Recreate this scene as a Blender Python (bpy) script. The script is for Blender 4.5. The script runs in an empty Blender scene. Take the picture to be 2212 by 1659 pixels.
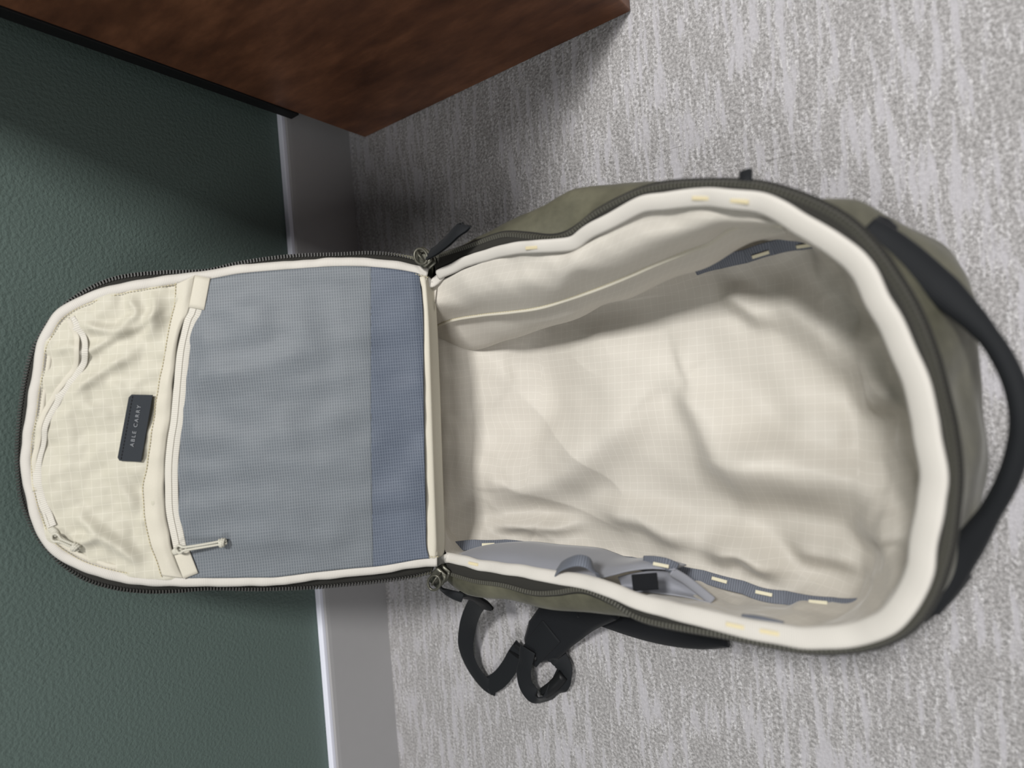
import bpy, math, random
import numpy as np
from mathutils import Vector, Matrix, noise

# ------------------------------------------------------------------ camera, world, lights, exposure
scene = bpy.context.scene
col = scene.collection
random.seed(7)

CAM = Vector((0.0, -0.77405, 0.63927))
cam_data = bpy.data.cameras.new('camera')
cam = bpy.data.objects.new('camera', cam_data)
col.objects.link(cam)
# the phone was held sideways: the frame's left edge is the room's "up"
ax = Vector((-0.079745, -0.801334, -0.592878))      # frame right
ay = Vector((0.996815, -0.064107, -0.047430))       # frame up
az = ax.cross(ay)
m3 = Matrix((ax, ay, az)).transposed()
cam.matrix_world = Matrix.Translation(CAM) @ m3.to_4x4()
cam_data.sensor_fit = 'HORIZONTAL'
cam_data.sensor_width = 36.0
cam_data.lens = 1284.05 / 2212 * 36.0
cam_data.clip_start = 0.01
cam_data.dof.use_dof = True
cam_data.dof.focus_distance = 0.70
cam_data.dof.aperture_fstop = 2.8
scene.camera = cam

world = bpy.data.worlds.new('World')
scene.world = world
world.use_nodes = True
world.node_tree.nodes['Background'].inputs[0].default_value = (0.93, 0.95, 1.0, 1)
world.node_tree.nodes['Background'].inputs[1].default_value = 0.11

def ceiling_or_fill_lamp(name, loc, sx, sy, power, color=(1.0, 0.985, 0.96)):
    l = bpy.data.lights.new(name, 'AREA')
    l.shape = 'RECTANGLE'
    l.size, l.size_y = sx, sy
    l.energy = power
    l.color = color
    o = bpy.data.objects.new(name, l)
    o.location = loc
    col.objects.link(o)
    return o
ceiling_or_fill_lamp('ceiling_or_fill_lamp', (1.00, -1.05, 2.6), 0.36, 0.36, 68)
ceiling_or_fill_lamp('ceiling_or_fill_lamp', (1.45, -2.55, 2.6), 0.50, 0.50, 24)
ceiling_or_fill_lamp('ceiling_or_fill_lamp', (-1.7, -1.5, 2.6), 1.2, 0.6, 34)  # unseen lamp added on the left as fill, to lift the shadows

vs = scene.view_settings
vs.view_transform = 'Standard'
vs.look = 'None'
vs.gamma = 1.0
vs.use_curve_mapping = False
vs.exposure = 0.27

# ------------------------------------------------------------------ material helpers
def lin(c):
    c = c / 255.0
    return c / 12.92 if c <= 0.04045 else ((c + 0.055) / 1.055) ** 2.4
def rgb(r, g, b):
    return (lin(r), lin(g), lin(b), 1.0)

class Mat:
    def __init__(s, name, color, rough=0.7, spec=0.3, sheen=0.0, metal=0.0):
        s.m = bpy.data.materials.new(name)
        s.m.use_nodes = True
        s.nt = s.m.node_tree
        s.b = s.nt.nodes['Principled BSDF']
        s.b.inputs['Base Color'].default_value = color
        s.b.inputs['Roughness'].default_value = rough
        s.b.inputs['Specular IOR Level'].default_value = spec
        s.b.inputs['Metallic'].default_value = metal
        if sheen:
            s.b.inputs['Sheen Weight'].default_value = sheen
            s.b.inputs['Sheen Roughness'].default_value = 0.4
        s.color = color
    def n(s, t, **kw):
        nd = s.nt.nodes.new(t)
        for k, v in kw.items():
            setattr(nd, k, v)
        return nd
    def l(s, a, b):
        s.nt.links.new(a, b)
    def coord(s, which='Object'):
        return s.n('ShaderNodeTexCoord').outputs[which]
    def mapping(s, src, scale=(1, 1, 1), rot=(0, 0, 0)):
        mp = s.n('ShaderNodeMapping')
        mp.inputs['Scale'].default_value = scale
        mp.inputs['Rotation'].default_value = rot
        s.l(src, mp.inputs['Vector'])
        return mp.outputs[0]
    def noise(s, src, scale, detail=4, rough=0.6):
        t = s.n('ShaderNodeTexNoise')
        t.inputs['Scale'].default_value = scale
        t.inputs['Detail'].default_value = detail
        t.inputs['Roughness'].default_value = rough
        s.l(src, t.inputs['Vector'])
        return t.outputs['Fac']
    def ramp(s, src, stops):
        r = s.n('ShaderNodeValToRGB')
        e = r.color_ramp.elements
        while len(e) < len(stops):
            e.new(0.5)
        for el, (p, c) in zip(e, stops):
            el.position = p
            el.color = c if len(c) == 4 else (*c, 1)
        s.l(src, r.inputs[0])
        return r.outputs[0]
    def math(s, op, a, b=None):
        nd = s.n('ShaderNodeMath', operation=op)
        for i, v in enumerate((a, b)):
            if v is None:
                continue
            if isinstance(v, (int, float)):
                nd.inputs[i].default_value = v
            else:
                s.l(v, nd.inputs[i])
        return nd.outputs[0]
    def mix(s, fac, a, b, mode='MIX'):
        nd = s.n('ShaderNodeMix', data_type='RGBA', blend_type=mode)
        for key, v in ((0, fac), (6, a), (7, b)):
            if isinstance(v, (int, float)):
                nd.inputs[key].default_value = v
            elif isinstance(v, tuple):
                nd.inputs[key].default_value = v
            else:
                s.l(v, nd.inputs[key])
        return nd.outputs[2]
    def base(s, c):
        s.l(c, s.b.inputs['Base Color'])
    def bump(s, h, strength=0.3, dist=0.001, prev=None):
        bp = s.n('ShaderNodeBump')
        bp.inputs['Strength'].default_value = strength
        bp.inputs['Distance'].default_value = dist
        s.l(h, bp.inputs['Height'])
        if prev is not None:
            s.l(prev, bp.inputs['Normal'])
        s.l(bp.outputs[0], s.b.inputs['Normal'])
        return bp.outputs[0]
    def grid_lines(s, pitch_u, pitch_v, wu, wv):
        """1 on thin threads of a woven grid laid out in the UV map (metres)"""
        sep = s.n('ShaderNodeSeparateXYZ')
        s.l(s.coord('UV'), sep.inputs[0])
        out = []
        for i, (p, w) in enumerate(((pitch_u, wu), (pitch_v, wv))):
            q = s.math('DIVIDE', sep.outputs[i], p)
            fr = s.math('FRACT', q)
            out.append(s.math('LESS_THAN', fr, w))
        return out

def fabric_bump(m, scale=1800, strength=0.15):
    w = m.n('ShaderNodeTexWave', wave_type='BANDS', bands_direction='DIAGONAL')
    w.inputs['Scale'].default_value = scale
    m.l(m.coord('Object'), w.inputs['Vector'])
    return w.outputs['Fac']

def ripstop(name, base, line, pitch=0.008, rough=0.55, sheen=0.2, lw=0.065):
    m = Mat(name, base, rough, 0.25, sheen)
    gu, gv = m.grid_lines(pitch, pitch, lw, lw)
    br = m.noise(m.coord('Object'), 900, 2)
    brk = m.math('MULTIPLY', m.math('MAXIMUM', gu, gv), m.math('ADD', m.math('MULTIPLY', br, 0.65), 0.06))
    soft = m.noise(m.coord('Object'), 14, 3)
    tint = m.mix(m.math('MULTIPLY', soft, 0.35), base, tuple(v * 0.90 for v in base[:3]) + (1,))
    m.base(m.mix(brk, tint, line))
    cr = m.noise(m.coord('Object'), 160, 4)
    p = m.bump(cr, 0.10, 0.0015)
    m.bump(m.math('MAXIMUM', gu, gv), 0.12, 0.0002, p)
    return m.m

def plain_fabric(name, base, rough=0.8, sheen=0.1, noise_scale=700, strength=0.35, var=0.18, spec=0.25):
    m = Mat(name, base, rough, spec, sheen)
    nz = m.noise(m.coord('Object'), noise_scale, 3)
    m.base(m.mix(nz, tuple(v * (1 - var) for v in base[:3]) + (1,), tuple(min(1, v * (1 + var)) for v in base[:3]) + (1,)))
    m.bump(nz, strength, 0.0004)
    return m.m

def ribbed(name, base, pitch, rough=0.7, sheen=0.1, axis=0, depth=0.0003, var=0.35):
    """cross-ribbed tape or webbing: ribs along the UV's u axis"""
    m = Mat(name, base, rough, 0.3, sheen)
    sep = m.n('ShaderNodeSeparateXYZ')
    m.l(m.coord('UV'), sep.inputs[0])
    sn = m.math('SINE', m.math('MULTIPLY', sep.outputs[axis], 2 * math.pi / pitch))
    h = m.math('ADD', m.math('MULTIPLY', sn, 0.5), 0.5)
    m.base(m.mix(h, tuple(v * (1 - var) for v in base[:3]) + (1,), base))
    m.bump(h, 0.5, depth)
    return m.m

M = {}
M['liner'] = ripstop('cream ripstop lining', rgb(190, 185, 176), rgb(210, 206, 198))
M['flap_liner'] = ripstop('cream ripstop flap lining', rgb(187, 183, 168), rgb(212, 208, 195), pitch=0.0088)
M['cream_plain'] = plain_fabric('cream plain weave', rgb(194, 189, 175), 0.6, 0.15, 900, 0.2, 0.06)
M['binding'] = ribbed('off-white grosgrain binding', rgb(199, 195, 188), 0.0016, 0.65, 0.1, 0, 0.00025, 0.12)
M['olive'] = None
m = Mat('olive waxed nylon', rgb(78, 78, 62), 0.55, 0.35, 0.08)
nz = m.noise(m.coord('Object'), 22, 5)
m.base(m.ramp(nz, [(0.3, rgb(66, 65, 54)), (0.7, rgb(100, 98, 82))]))
p = m.bump(m.noise(m.coord('Object'), 1500, 2), 0.25, 0.0004)
m.bump(m.noise(m.coord('Object'), 60, 3), 0.25, 0.002, p)
M['olive'] = m.m
M['tape'] = ribbed('dark zipper tape', rgb(46, 45, 41), 0.0014, 0.85, 0.05, 0, 0.0003, 0.4)
M['tooth'] = Mat('dark olive zipper tooth', rgb(80, 79, 72), 0.35, 0.5).m
M['tooth_black'] = Mat('black zipper tooth', rgb(38, 37, 34), 0.5, 0.4).m
M['metal'] = Mat('gunmetal zipper slider', rgb(88, 87, 78), 0.38, 0.5, 0, 0.55).m
M['black_web'] = ribbed('black webbing', rgb(17, 20, 24), 0.0018, 0.75, 0.06, 1, 0.0002, 0.25)
M['black_pad'] = plain_fabric('black padded fabric', rgb(18, 20, 24), 0.85, 0.08, 1100, 0.4, 0.25)
M['black_plastic'] = Mat('black moulded plastic', rgb(15, 16, 18), 0.5, 0.35).m
M['grey_stretch'] = plain_fabric('blue-grey stretch fabric', rgb(142, 144, 152), 0.75, 0.15, 1600, 0.2, 0.06)
M['slate_web'] = ribbed('slate webbing', rgb(112, 117, 128), 0.0022, 0.75, 0.1, 0, 0.0004, 0.45)
M['bartack'] = plain_fabric('cream bartack thread', rgb(214, 208, 184), 0.7, 0.1, 2500, 0.5, 0.2)
M['tan_tack'] = plain_fabric('tan bartack thread', rgb(206, 194, 160), 0.7, 0.1, 2500, 0.5, 0.2)
M['cord'] = ribbed('pale elastic cord', rgb(196, 193, 180), 0.0016, 0.6, 0.1, 0, 0.0002, 0.2)
M['patch'] = plain_fabric('charcoal woven patch', rgb(42, 46, 51), 0.75, 0.1, 1500, 0.2, 0.12)
M['patch_thread'] = Mat('black patch thread', rgb(20, 21, 24), 0.7).m
M['lettering'] = Mat('grey lettering', rgb(136, 139, 143), 0.7).m
M['zip_cream'] = ribbed('pale coil zipper', rgb(206, 202, 192), 0.0020, 0.6, 0.05, 0, 0.0003, 0.25)
M['thread'] = Mat('tan stitching', rgb(186, 176, 142), 0.7).m
M['thread_grey'] = Mat('grey stitching', rgb(140, 135, 124), 0.7).m

def mesh_fabric(name, base, line, pu, pv, wu, wv):
    m = Mat(name, base, 0.55, 0.35, 0.2)
    gu, gv = m.grid_lines(pu, pv, wu, wv)
    nz = m.noise(m.mapping(m.coord('UV'), (900, 60, 1)), 1.0, 2)
    f = m.math('MAXIMUM', m.math('MULTIPLY', gu, 0.7), gv)
    f = m.math('MULTIPLY', f, m.math('ADD', m.math('MULTIPLY', nz, 0.9), 0.2))
    big = m.noise(m.coord('Object'), 30, 3)
    b2 = m.mix(big, tuple(v * 0.88 for v in base[:3]) + (1,), tuple(v * 1.1 for v in base[:3]) + (1,))
    m.base(m.mix(f, b2, line))
    m.bump(f, 0.3, 0.0003)
    return m.m
M['mesh_pale'] = mesh_fabric('grey mesh over cream', rgb(91, 97, 103), rgb(122, 127, 132), 0.0031, 0.0026, 0.3, 0.38)
M['mesh_blue'] = mesh_fabric('slate blue mesh', rgb(74, 82, 96), rgb(110, 118, 131), 0.0031, 0.0026, 0.3, 0.3)

# carpet: streaks of smooth pile run along the wall, speckled loops between them
m = Mat('grey patterned carpet', rgb(170, 168, 170), 0.95, 0.1, 0.15)
oc = m.coord('Object')
streak = m.noise(m.mapping(oc, (17, 120, 1)), 1.0, 3, 0.55)
patchy = m.noise(m.mapping(oc, (7, 16, 1)), 1.0, 2, 0.5)
speck = m.noise(oc, 300, 4, 0.75)
pulls = m.noise(m.mapping(oc, (260, 9, 1), (0, 0, 0.10)), 1.0, 2, 0.5)
st = m.math('ADD', m.math('MULTIPLY', streak, 0.72), m.math('MULTIPLY', patchy, 0.28))
smask = m.ramp(st, [(0.51, (0, 0, 0)), (0.585, (1, 1, 1))])
smask_t = m.ramp(st, [(0.49, (0, 0, 0)), (0.52, (1, 1, 1)), (0.55, (0, 0, 0))])
loops = m.ramp(speck, [(0.28, rgb(108, 107, 106)), (0.5, rgb(152, 150, 150)), (0.72, rgb(194, 192, 193))])
smooth = m.ramp(speck, [(0.2, rgb(158, 156, 160)), (0.8, rgb(178, 176, 181))])
cc = m.mix(m.math('MULTIPLY', smask, 0.85), loops, smooth)
cc = m.mix(m.math('MULTIPLY', m.math('MULTIPLY', smask_t, m.ramp(speck, [(0.45, (0, 0, 0)), (0.6, (1, 1, 1))])), 0.55), cc, rgb(210, 209, 211))
pl_ = m.ramp(pulls, [(0.70, (0, 0, 0)), (0.76, (1, 1, 1))])
m.base(m.mix(m.math('MULTIPLY', pl_, 0.45), cc, rgb(96, 94, 90)))
vor = m.n('ShaderNodeTexVoronoi')
vor.inputs['Scale'].default_value = 260
m.l(oc, vor.inputs['Vector'])
inv = m.math('SUBTRACT', 1.0, vor.outputs['Distance'])
amp = m.math('SUBTRACT', 1.0, m.math('MULTIPLY', smask, 0.8))
hgt = m.math('MULTIPLY', m.math('ADD', inv, m.math('MULTIPLY', speck, 0.8)), amp)
p = m.bump(hgt, 0.6, 0.0035)
m.bump(smask, 0.4, 0.002, p)
M['carpet'] = m.m

m = Mat('dark green wall paint', rgb(84, 99, 94), 0.5, 0.35)
oc = m.coord('Object')
m.base(m.mix(m.noise(oc, 3, 2), rgb(82, 97, 92), rgb(92, 107, 102)))
m.bump(m.noise(oc, 260, 3, 0.5), 0.4, 0.003)
M['wall'] = m.m
M['baseboard'] = plain_fabric('grey painted baseboard', rgb(160, 159, 160), 0.5, 0, 60, 0.03, 0.02, 0.35)
M['baseboard_cap'] = Mat('pale baseboard edge', rgb(222, 224, 236), 0.5).m

m = Mat('dark walnut laminate', rgb(58, 38, 29), 0.38, 0.3)
oc = m.coord('Object')
g1 = m.noise(m.mapping(oc, (6, 9, 26)), 1.0, 6, 0.65)
g2 = m.noise(m.mapping(oc, (9, 14, 60)), 1.0, 4, 0.6)
g = m.math('ADD', m.math('MULTIPLY', g1, 0.7), m.math('MULTIPLY', g2, 0.3))
m.base(m.ramp(g, [(0.32, rgb(74, 46, 33)), (0.5, rgb(104, 67, 47)), (0.68, rgb(134, 89, 63))]))
m.bump(g2, 0.08, 0.001)
m.b.inputs['Coat Weight'].default_value = 0.05
m.b.inputs['Coat Roughness'].default_value = 0.25
M['walnut'] = m.m
M['black_strip'] = Mat('black strip', rgb(20, 20, 21), 0.6).m

# ------------------------------------------------------------------ geometry helpers
BASE = {}                                   # root name -> location, so that parts are stored local to their thing
def finish(name, verts, faces, mat, parent=None, origin=(0, 0, 0), uv=None, smooth=True, kind=None, label=None):
    me = bpy.data.meshes.new(name)
    o0 = np.array(origin, dtype=float)
    v = np.asarray(verts, dtype=float) - o0
    me.from_pydata(v.tolist(), [], faces)
    if smooth:
        me.polygons.foreach_set('use_smooth', [True] * len(me.polygons))
    if uv is not None:
        lay = me.uv_layers.new(name='UVMap')
        idx = np.empty(len(me.loops), dtype=np.int32)
        me.loops.foreach_get('vertex_index', idx)
        lay.data.foreach_set('uv', np.asarray(uv, dtype=np.float32)[idx].ravel())
    me.materials.append(mat)
    me.update()
    o = bpy.data.objects.new(name, me)
    col.objects.link(o)
    if parent is not None:
        o.parent = parent
    if kind:
        o['kind'] = kind
    if label:
        o['label'] = label
    return o

def spath(pts, n, closed=False):
    """Catmull-Rom through the points, resampled to n points evenly by length"""
    p = np.asarray(pts, dtype=float)
    k = len(p)
    out = []
    segs = k if closed else k - 1
    for i in range(segs):
        if closed:
            a, b, c, d = p[(i - 1) % k], p[i], p[(i + 1) % k], p[(i + 2) % k]
        else:
            a = p[i - 1] if i > 0 else 2 * p[0] - p[1]
            b, c = p[i], p[i + 1]
            d = p[i + 2] if i + 2 < k else 2 * p[-1] - p[-2]
        for t in np.linspace(0, 1, 12, endpoint=False):
            out.append(0.5 * ((2 * b) + (-a + c) * t + (2 * a - 5 * b + 4 * c - d) * t * t + (-a + 3 * b - 3 * c + d) * t ** 3))
    out.append(p[0] if closed else p[-1])
    return resample(np.array(out), n, closed)

def resample(q, n, closed=False):
    L = np.concatenate([[0], np.cumsum(np.linalg.norm(np.diff(q, axis=0), axis=1))])
    s = np.linspace(0, L[-1], n, endpoint=not closed)
    return np.stack([np.interp(s, L, q[:, i]) for i in range(q.shape[1])], axis=1)

def norm(v):
    v = np.asarray(v, dtype=float)
    return v / (np.linalg.norm(v, axis=-1, keepdims=True) + 1e-12)

def tangents(p, closed=False):
    if closed:
        return norm(np.roll(p, -1, 0) - np.roll(p, 1, 0))
    return norm(np.gradient(p, axis=0))

def sweep(path, up, section, closed=False, caps=True):
    """section: list of (a, b), a sideways (tangent x up), b along up; up one vector or one per point; section may be a list per point"""
    p = np.asarray(path, dtype=float)
    n = len(p)
    t = tangents(p, closed)
    up = np.broadcast_to(np.asarray(up, dtype=float), p.shape)
    side = norm(np.cross(t, up))
    up2 = norm(np.cross(side, t))
    sec = np.asarray(section, dtype=float)
    if sec.ndim == 2:
        sec = np.broadcast_to(sec, (n,) + sec.shape)
    k = sec.shape[1]
    V = p[:, None, :] + side[:, None, :] * sec[:, :, :1] + up2[:, None, :] * sec[:, :, 1:]
    F = []
    for i in range(n if closed else n - 1):
        j = (i + 1) % n
        for a in range(k):
            b = (a + 1) % k
            F.append((i * k + a, i * k + b, j * k + b, j * k + a))
    if caps and not closed:
        F.append(tuple(range(k))[::-1])
        F.append(tuple((n - 1) * k + a for a in range(k)))
    L = np.concatenate([[0], np.cumsum(np.linalg.norm(np.diff(p, axis=0), axis=1))])
    per = np.concatenate([[0], np.cumsum(np.linalg.norm(np.diff(sec[0], axis=0), axis=1))])
    uv = np.stack([np.broadcast_to(L[:, None], (n, k)), np.broadcast_to(per[None, :], (n, k))], -1)
    return V.reshape(-1, 3), F, uv.reshape(-1, 2)

def ell(a, b, k=12, rot=0.0):
    return [(a * math.cos(2 * math.pi * i / k + rot), b * math.sin(2 * math.pi * i / k + rot)) for i in range(k)]

def flat(w, t, r=0.35):
    """flat rounded band section, width w, thickness t"""
    h, q = w / 2, t / 2
    return [(-h, -q * r), (-h + q, -q), (0, -q * 1.02), (h - q, -q), (h, -q * r), (h, q * r), (h - q, q), (0, q * 1.02), (-h + q, q), (-h, q * r)]

def grid(V, closed_u=False, flip=False):
    m_, n_ = V.shape[:2]
    F = []
    for i in range(m_ - 1):
        for j in range(n_ if closed_u else n_ - 1):
            k = (j + 1) % n_
            f = (i * n_ + j, i * n_ + k, (i + 1) * n_ + k, (i + 1) * n_ + j)
            F.append(f[::-1] if flip else f)
    return F

def thick_grid(V, t, nrm=None):
    """a sheet with real thickness: second skin offset along the surface normal, edges closed"""
    m_, n_ = V.shape[:2]
    du = np.gradient(V, axis=1)
    dv = np.gradient(V, axis=0)
    nn = norm(np.cross(du, dv))
    W = V - nn * t
    F = grid(V)
    N0 = m_ * n_
    F += [tuple(i + N0 for i in f[::-1]) for f in grid(V)]
    edge = [j for j in range(n_)] + [i * n_ + n_ - 1 for i in range(1, m_)] + [(m_ - 1) * n_ + j for j in range(n_ - 2, -1, -1)] + [i * n_ for i in range(m_ - 2, 0, -1)]
    for a, b in zip(edge, edge[1:] + edge[:1]):
        F.append((b, a, a + N0, b + N0))
    return np.concatenate([V.reshape(-1, 3), W.reshape(-1, 3)]), F

def box(verts_c, half, rot=None):
    c = np.asarray(verts_c, dtype=float)
    P = np.array([(x, y, z) for x in (-1, 1) for y in (-1, 1) for z in (-1, 1)], dtype=float) * np.asarray(half)
    if rot is not None:
        P = P @ np.asarray(rot)
    F = [(0, 1, 3, 2), (4, 6, 7, 5), (0, 4, 5, 1), (2, 3, 7, 6), (0, 2, 6, 4), (1, 5, 7, 3)]
    return P + c, F

def merge(parts):
    V, F, U, k = [], [], [], 0
    for pr in parts:
        v, f = pr[0], pr[1]
        V.append(np.asarray(v))
        F += [tuple(i + k for i in q) for q in f]
        U.append(pr[2] if len(pr) > 2 else np.zeros((len(v), 2)))
        k += len(v)
    return np.concatenate(V), F, np.concatenate(U)

def bevel(o, w, seg=2):
    b = o.modifiers.new('bevel', 'BEVEL')
    b.width = w
    b.segments = seg
    b.limit_method = 'ANGLE'
    return o

def noise3(P, scale, off=0.0):
    return np.array([noise.noise(Vector((p[0] * scale + off, p[1] * scale - off, p[2] * scale + 2 * off))) for p in P.reshape(-1, 3)]).reshape(P.shape[:-1])

def tag(o, label, cat=None, kind=None):
    o['label'] = label
    if cat:
        o['category'] = cat
    if kind:
        o['kind'] = kind
    return o

# ------------------------------------------------------------------ the room
def plane_grid(name, x0, x1, y0, y1, nx, ny, mat):
    xs, ys = np.linspace(x0, x1, nx), np.linspace(y0, y1, ny)
    X, Y = np.meshgrid(xs, ys)
    V = np.stack([X, Y, np.zeros_like(X)], -1)
    return finish(name, V.reshape(-1, 3), grid(V), mat)
fl = plane_grid('floor', -2.2, 2.2, -3.2, 0.0, 2, 2, M['carpet'])
tag(fl, 'light grey carpet with streaked pile under the backpack', None, 'structure')
v, f = box((0, 0.05, 1.3), (2.2, 0.05, 1.3))
wl = finish('wall_back', v, f, M['wall'], smooth=False)
tag(wl, 'dark green textured painted wall behind the backpack', None, 'structure')
prof = [(0, 0), (0.013, 0), (0.013, 0.108), (0.0125, 0.1135), (0.010, 0.117), (0, 0.117)]
V = np.array([[(x, -a, b) for a, b in prof] for x in (-2.2, 2.2)])
F = [(i, (i + 1) % 6, (i + 1) % 6 + 6, i + 6) for i in range(6)] + [tuple(range(6))[::-1], tuple(range(6, 12))]
bb = finish('baseboard_back', V.reshape(-1, 3), F, M['baseboard'], smooth=False)
tag(bb, 'grey baseboard with a pale top edge along the green wall', None, 'structure')
v, f = box((0, -0.0055, 0.1185), (2.2, 0.0055, 0.0035))
cap = bevel(finish('cap', v, f, M['baseboard_cap'], bb, smooth=False), 0.0015)
cap['label'] = 'pale rounded top edge'

# ------------------------------------------------------------------ the desk
DX = 0.408
desk = bpy.data.objects.new('desk', None)
desk.location = (DX + 0.4, -0.28, 0)
col.objects.link(desk)
tag(desk, 'dark walnut desk with solid side panel standing on the carpet', 'desk')
dorg = desk.location
def dbox(name, c, h, mat, bw=0.0015):
    v, f = box(c, h)
    return bevel(finish(name, v, f, mat, desk, dorg, smooth=False), bw)
dbox('side_panel', (DX + 0.0125, -0.2808, 0.36), (0.0125, 0.2288, 0.3585), M['walnut'])
dbox('side_panel', (DX + 0.80, -0.2808, 0.36), (0.0125, 0.2288, 0.3585), M['walnut'])
dbox('back_panel', (DX + 0.406, -0.085, 0.3605), (0.380, 0.009, 0.3565), M['walnut'])
dbox('desktop', (DX + 0.406, -0.297, 0.7335), (0.425, 0.268, 0.0145), M['walnut'], 0.003)
dbox('dark_strip', (DX + 0.006, -0.0425, 0.41), (0.008, 0.0093, 0.29), M['black_strip'], 0.001)  # narrow black box making the dark band between panel and wall

# ------------------------------------------------------------------ the backpack
BP = np.array((-0.04, -0.52, 0.0))
bag = bpy.data.objects.new('backpack', None)
bag.location = BP
col.objects.link(bag)
tag(bag, 'olive backpack lying open on the carpet, cream lining, flap leaning on the wall', 'backpack')
def part(name, vfu, mat, parent=bag, **kw):
    v, f = vfu[0], vfu[1]
    uv = vfu[2] if len(vfu) > 2 else None
    return finish(name, v, f, mat, parent, BP, uv, **kw)

NP, NH = 560, 140           # points along the zipped rim, and along the hinge
def ring(pts, hinge):
    """closed ring: the zipped part, then back along the hinge end"""
    a = spath(pts, NP)
    h = spath([pts[-1]] + hinge + [pts[0]], NH + 2)[1:-1]
    return np.concatenate([a, h])

RIM = [(0.1246, -0.3364, 0.165), (0.1294, -0.3903, 0.17), (0.1294, -0.4322, 0.175), (0.1257, -0.4684, 0.178), (0.1218, -0.492, 0.178), (0.1193, -0.5122, 0.178), (0.125, -0.5326, 0.182), (0.1301, -0.5558, 0.186), (0.1337, -0.584, 0.19), (0.1317, -0.6088, 0.191), (0.1269, -0.6315, 0.192), (0.1154, -0.667, 0.195), (0.1051, -0.6834, 0.196), (0.0922, -0.6988, 0.197), (0.0624, -0.7271, 0.2), (0.0332, -0.7393, 0.2), (0.0053, -0.749, 0.2), (-0.0216, -0.756, 0.2), (-0.0475, -0.7594, 0.2), (-0.0732, -0.7603, 0.2), (-0.0917, -0.7581, 0.2), (-0.1205, -0.753, 0.2), (-0.1449, -0.7462, 0.2), (-0.1656, -0.7348, 0.2), (-0.1813, -0.7148, 0.197), (-0.1905, -0.6885, 0.195), (-0.1936, -0.666, 0.192), (-0.1935, -0.6296, 0.19), (-0.1922, -0.5892, 0.187), (-0.1898, -0.5485, 0.183), (-0.185, -0.5195, 0.18), (-0.1832, -0.4891, 0.178), (-0.1839, -0.4561, 0.176), (-0.1837, -0.4201, 0.174), (-0.185, -0.3799, 0.17), (-0.1833, -0.3157, 0.167)]
TEETH = [(0.1441, -0.3268, 0.16), (0.1443, -0.3782, 0.165), (0.1452, -0.4207, 0.17), (0.1434, -0.4404, 0.172), (0.1361, -0.4659, 0.173), (0.1296, -0.4865, 0.173), (0.1288, -0.5024, 0.173), (0.1328, -0.5188, 0.175), (0.138, -0.533, 0.178), (0.1426, -0.5544, 0.181), (0.1454, -0.5828, 0.185), (0.1432, -0.6082, 0.187), (0.135, -0.6429, 0.189), (0.1272, -0.6669, 0.191), (0.119, -0.6836, 0.192), (0.1053, -0.7044, 0.193), (0.0881, -0.7235, 0.195), (0.0696, -0.7367, 0.196), (0.0504, -0.7464, 0.196), (0.0258, -0.7563, 0.196), (-0.0013, -0.7633, 0.196), (-0.0276, -0.7673, 0.196), (-0.0482, -0.7698, 0.196), (-0.0742, -0.7704, 0.196), (-0.0996, -0.7674, 0.196), (-0.1226, -0.7632, 0.196), (-0.1493, -0.7545, 0.196), (-0.1719, -0.741, 0.196), (-0.1891, -0.7194, 0.193), (-0.1993, -0.691, 0.191), (-0.203, -0.6635, 0.189), (-0.2032, -0.627, 0.187), (-0.205, -0.5734, 0.184), (-0.2038, -0.5464, 0.181), (-0.1963, -0.5247, 0.178), (-0.1912, -0.5025, 0.176), (-0.1913, -0.4866, 0.175), (-0.1986, -0.4611, 0.173), (-0.2028, -0.4345, 0.172), (-0.2013, -0.3975, 0.17), (-0.2039, -0.3553, 0.166), (-0.2021, -0.316, 0.162)]
OUT = [(0.1441, -0.3145, 0.145), (0.1517, -0.3629, 0.148), (0.1593, -0.4065, 0.15), (0.1658, -0.444, 0.15), (0.1714, -0.4794, 0.15), (0.1748, -0.5038, 0.15), (0.1757, -0.5267, 0.15), (0.1696, -0.5556, 0.15), (0.1651, -0.5756, 0.15), (0.16, -0.5911, 0.14), (0.1486, -0.644, 0.125), (0.1261, -0.6879, 0.125), (0.1155, -0.7099, 0.135), (0.1056, -0.7338, 0.14), (0.093, -0.753, 0.13), (0.0758, -0.7713, 0.12), (0.0547, -0.783, 0.12), (0.0364, -0.7869, 0.12), (0.0128, -0.7892, 0.12), (-0.0335, -0.7886, 0.12), (-0.0801, -0.7864, 0.12), (-0.1026, -0.7852, 0.12), (-0.1306, -0.781, 0.12), (-0.1566, -0.7719, 0.12), (-0.1741, -0.7551, 0.125), (-0.1922, -0.739, 0.13), (-0.2168, -0.7116, 0.13), (-0.2375, -0.675, 0.105), (-0.2404, -0.6429, 0.105), (-0.234, -0.5972, 0.12), (-0.2287, -0.5569, 0.135), (-0.2214, -0.5234, 0.15), (-0.2239, -0.4773, 0.15), (-0.2248, -0.4173, 0.15), (-0.2258, -0.3597, 0.15), (-0.2244, -0.3242, 0.15), (-0.21, -0.2916, 0.148)]
rim = ring(RIM, [(-0.10, -0.324, 0.167), (0.06, -0.332, 0.166)])
teeth = ring(TEETH, [(-0.17, -0.29, 0.150), (-0.10, -0.265, 0.138), (0.06, -0.272, 0.138), (0.115, -0.31, 0.150)])
outr = ring(OUT, [(-0.175, -0.215, 0.120), (-0.08, -0.180, 0.105), (0.05, -0.190, 0.105), (0.11, -0.230, 0.120)])
cen = np.array((-0.045, -0.53, 0))
NR = len(rim)

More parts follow.
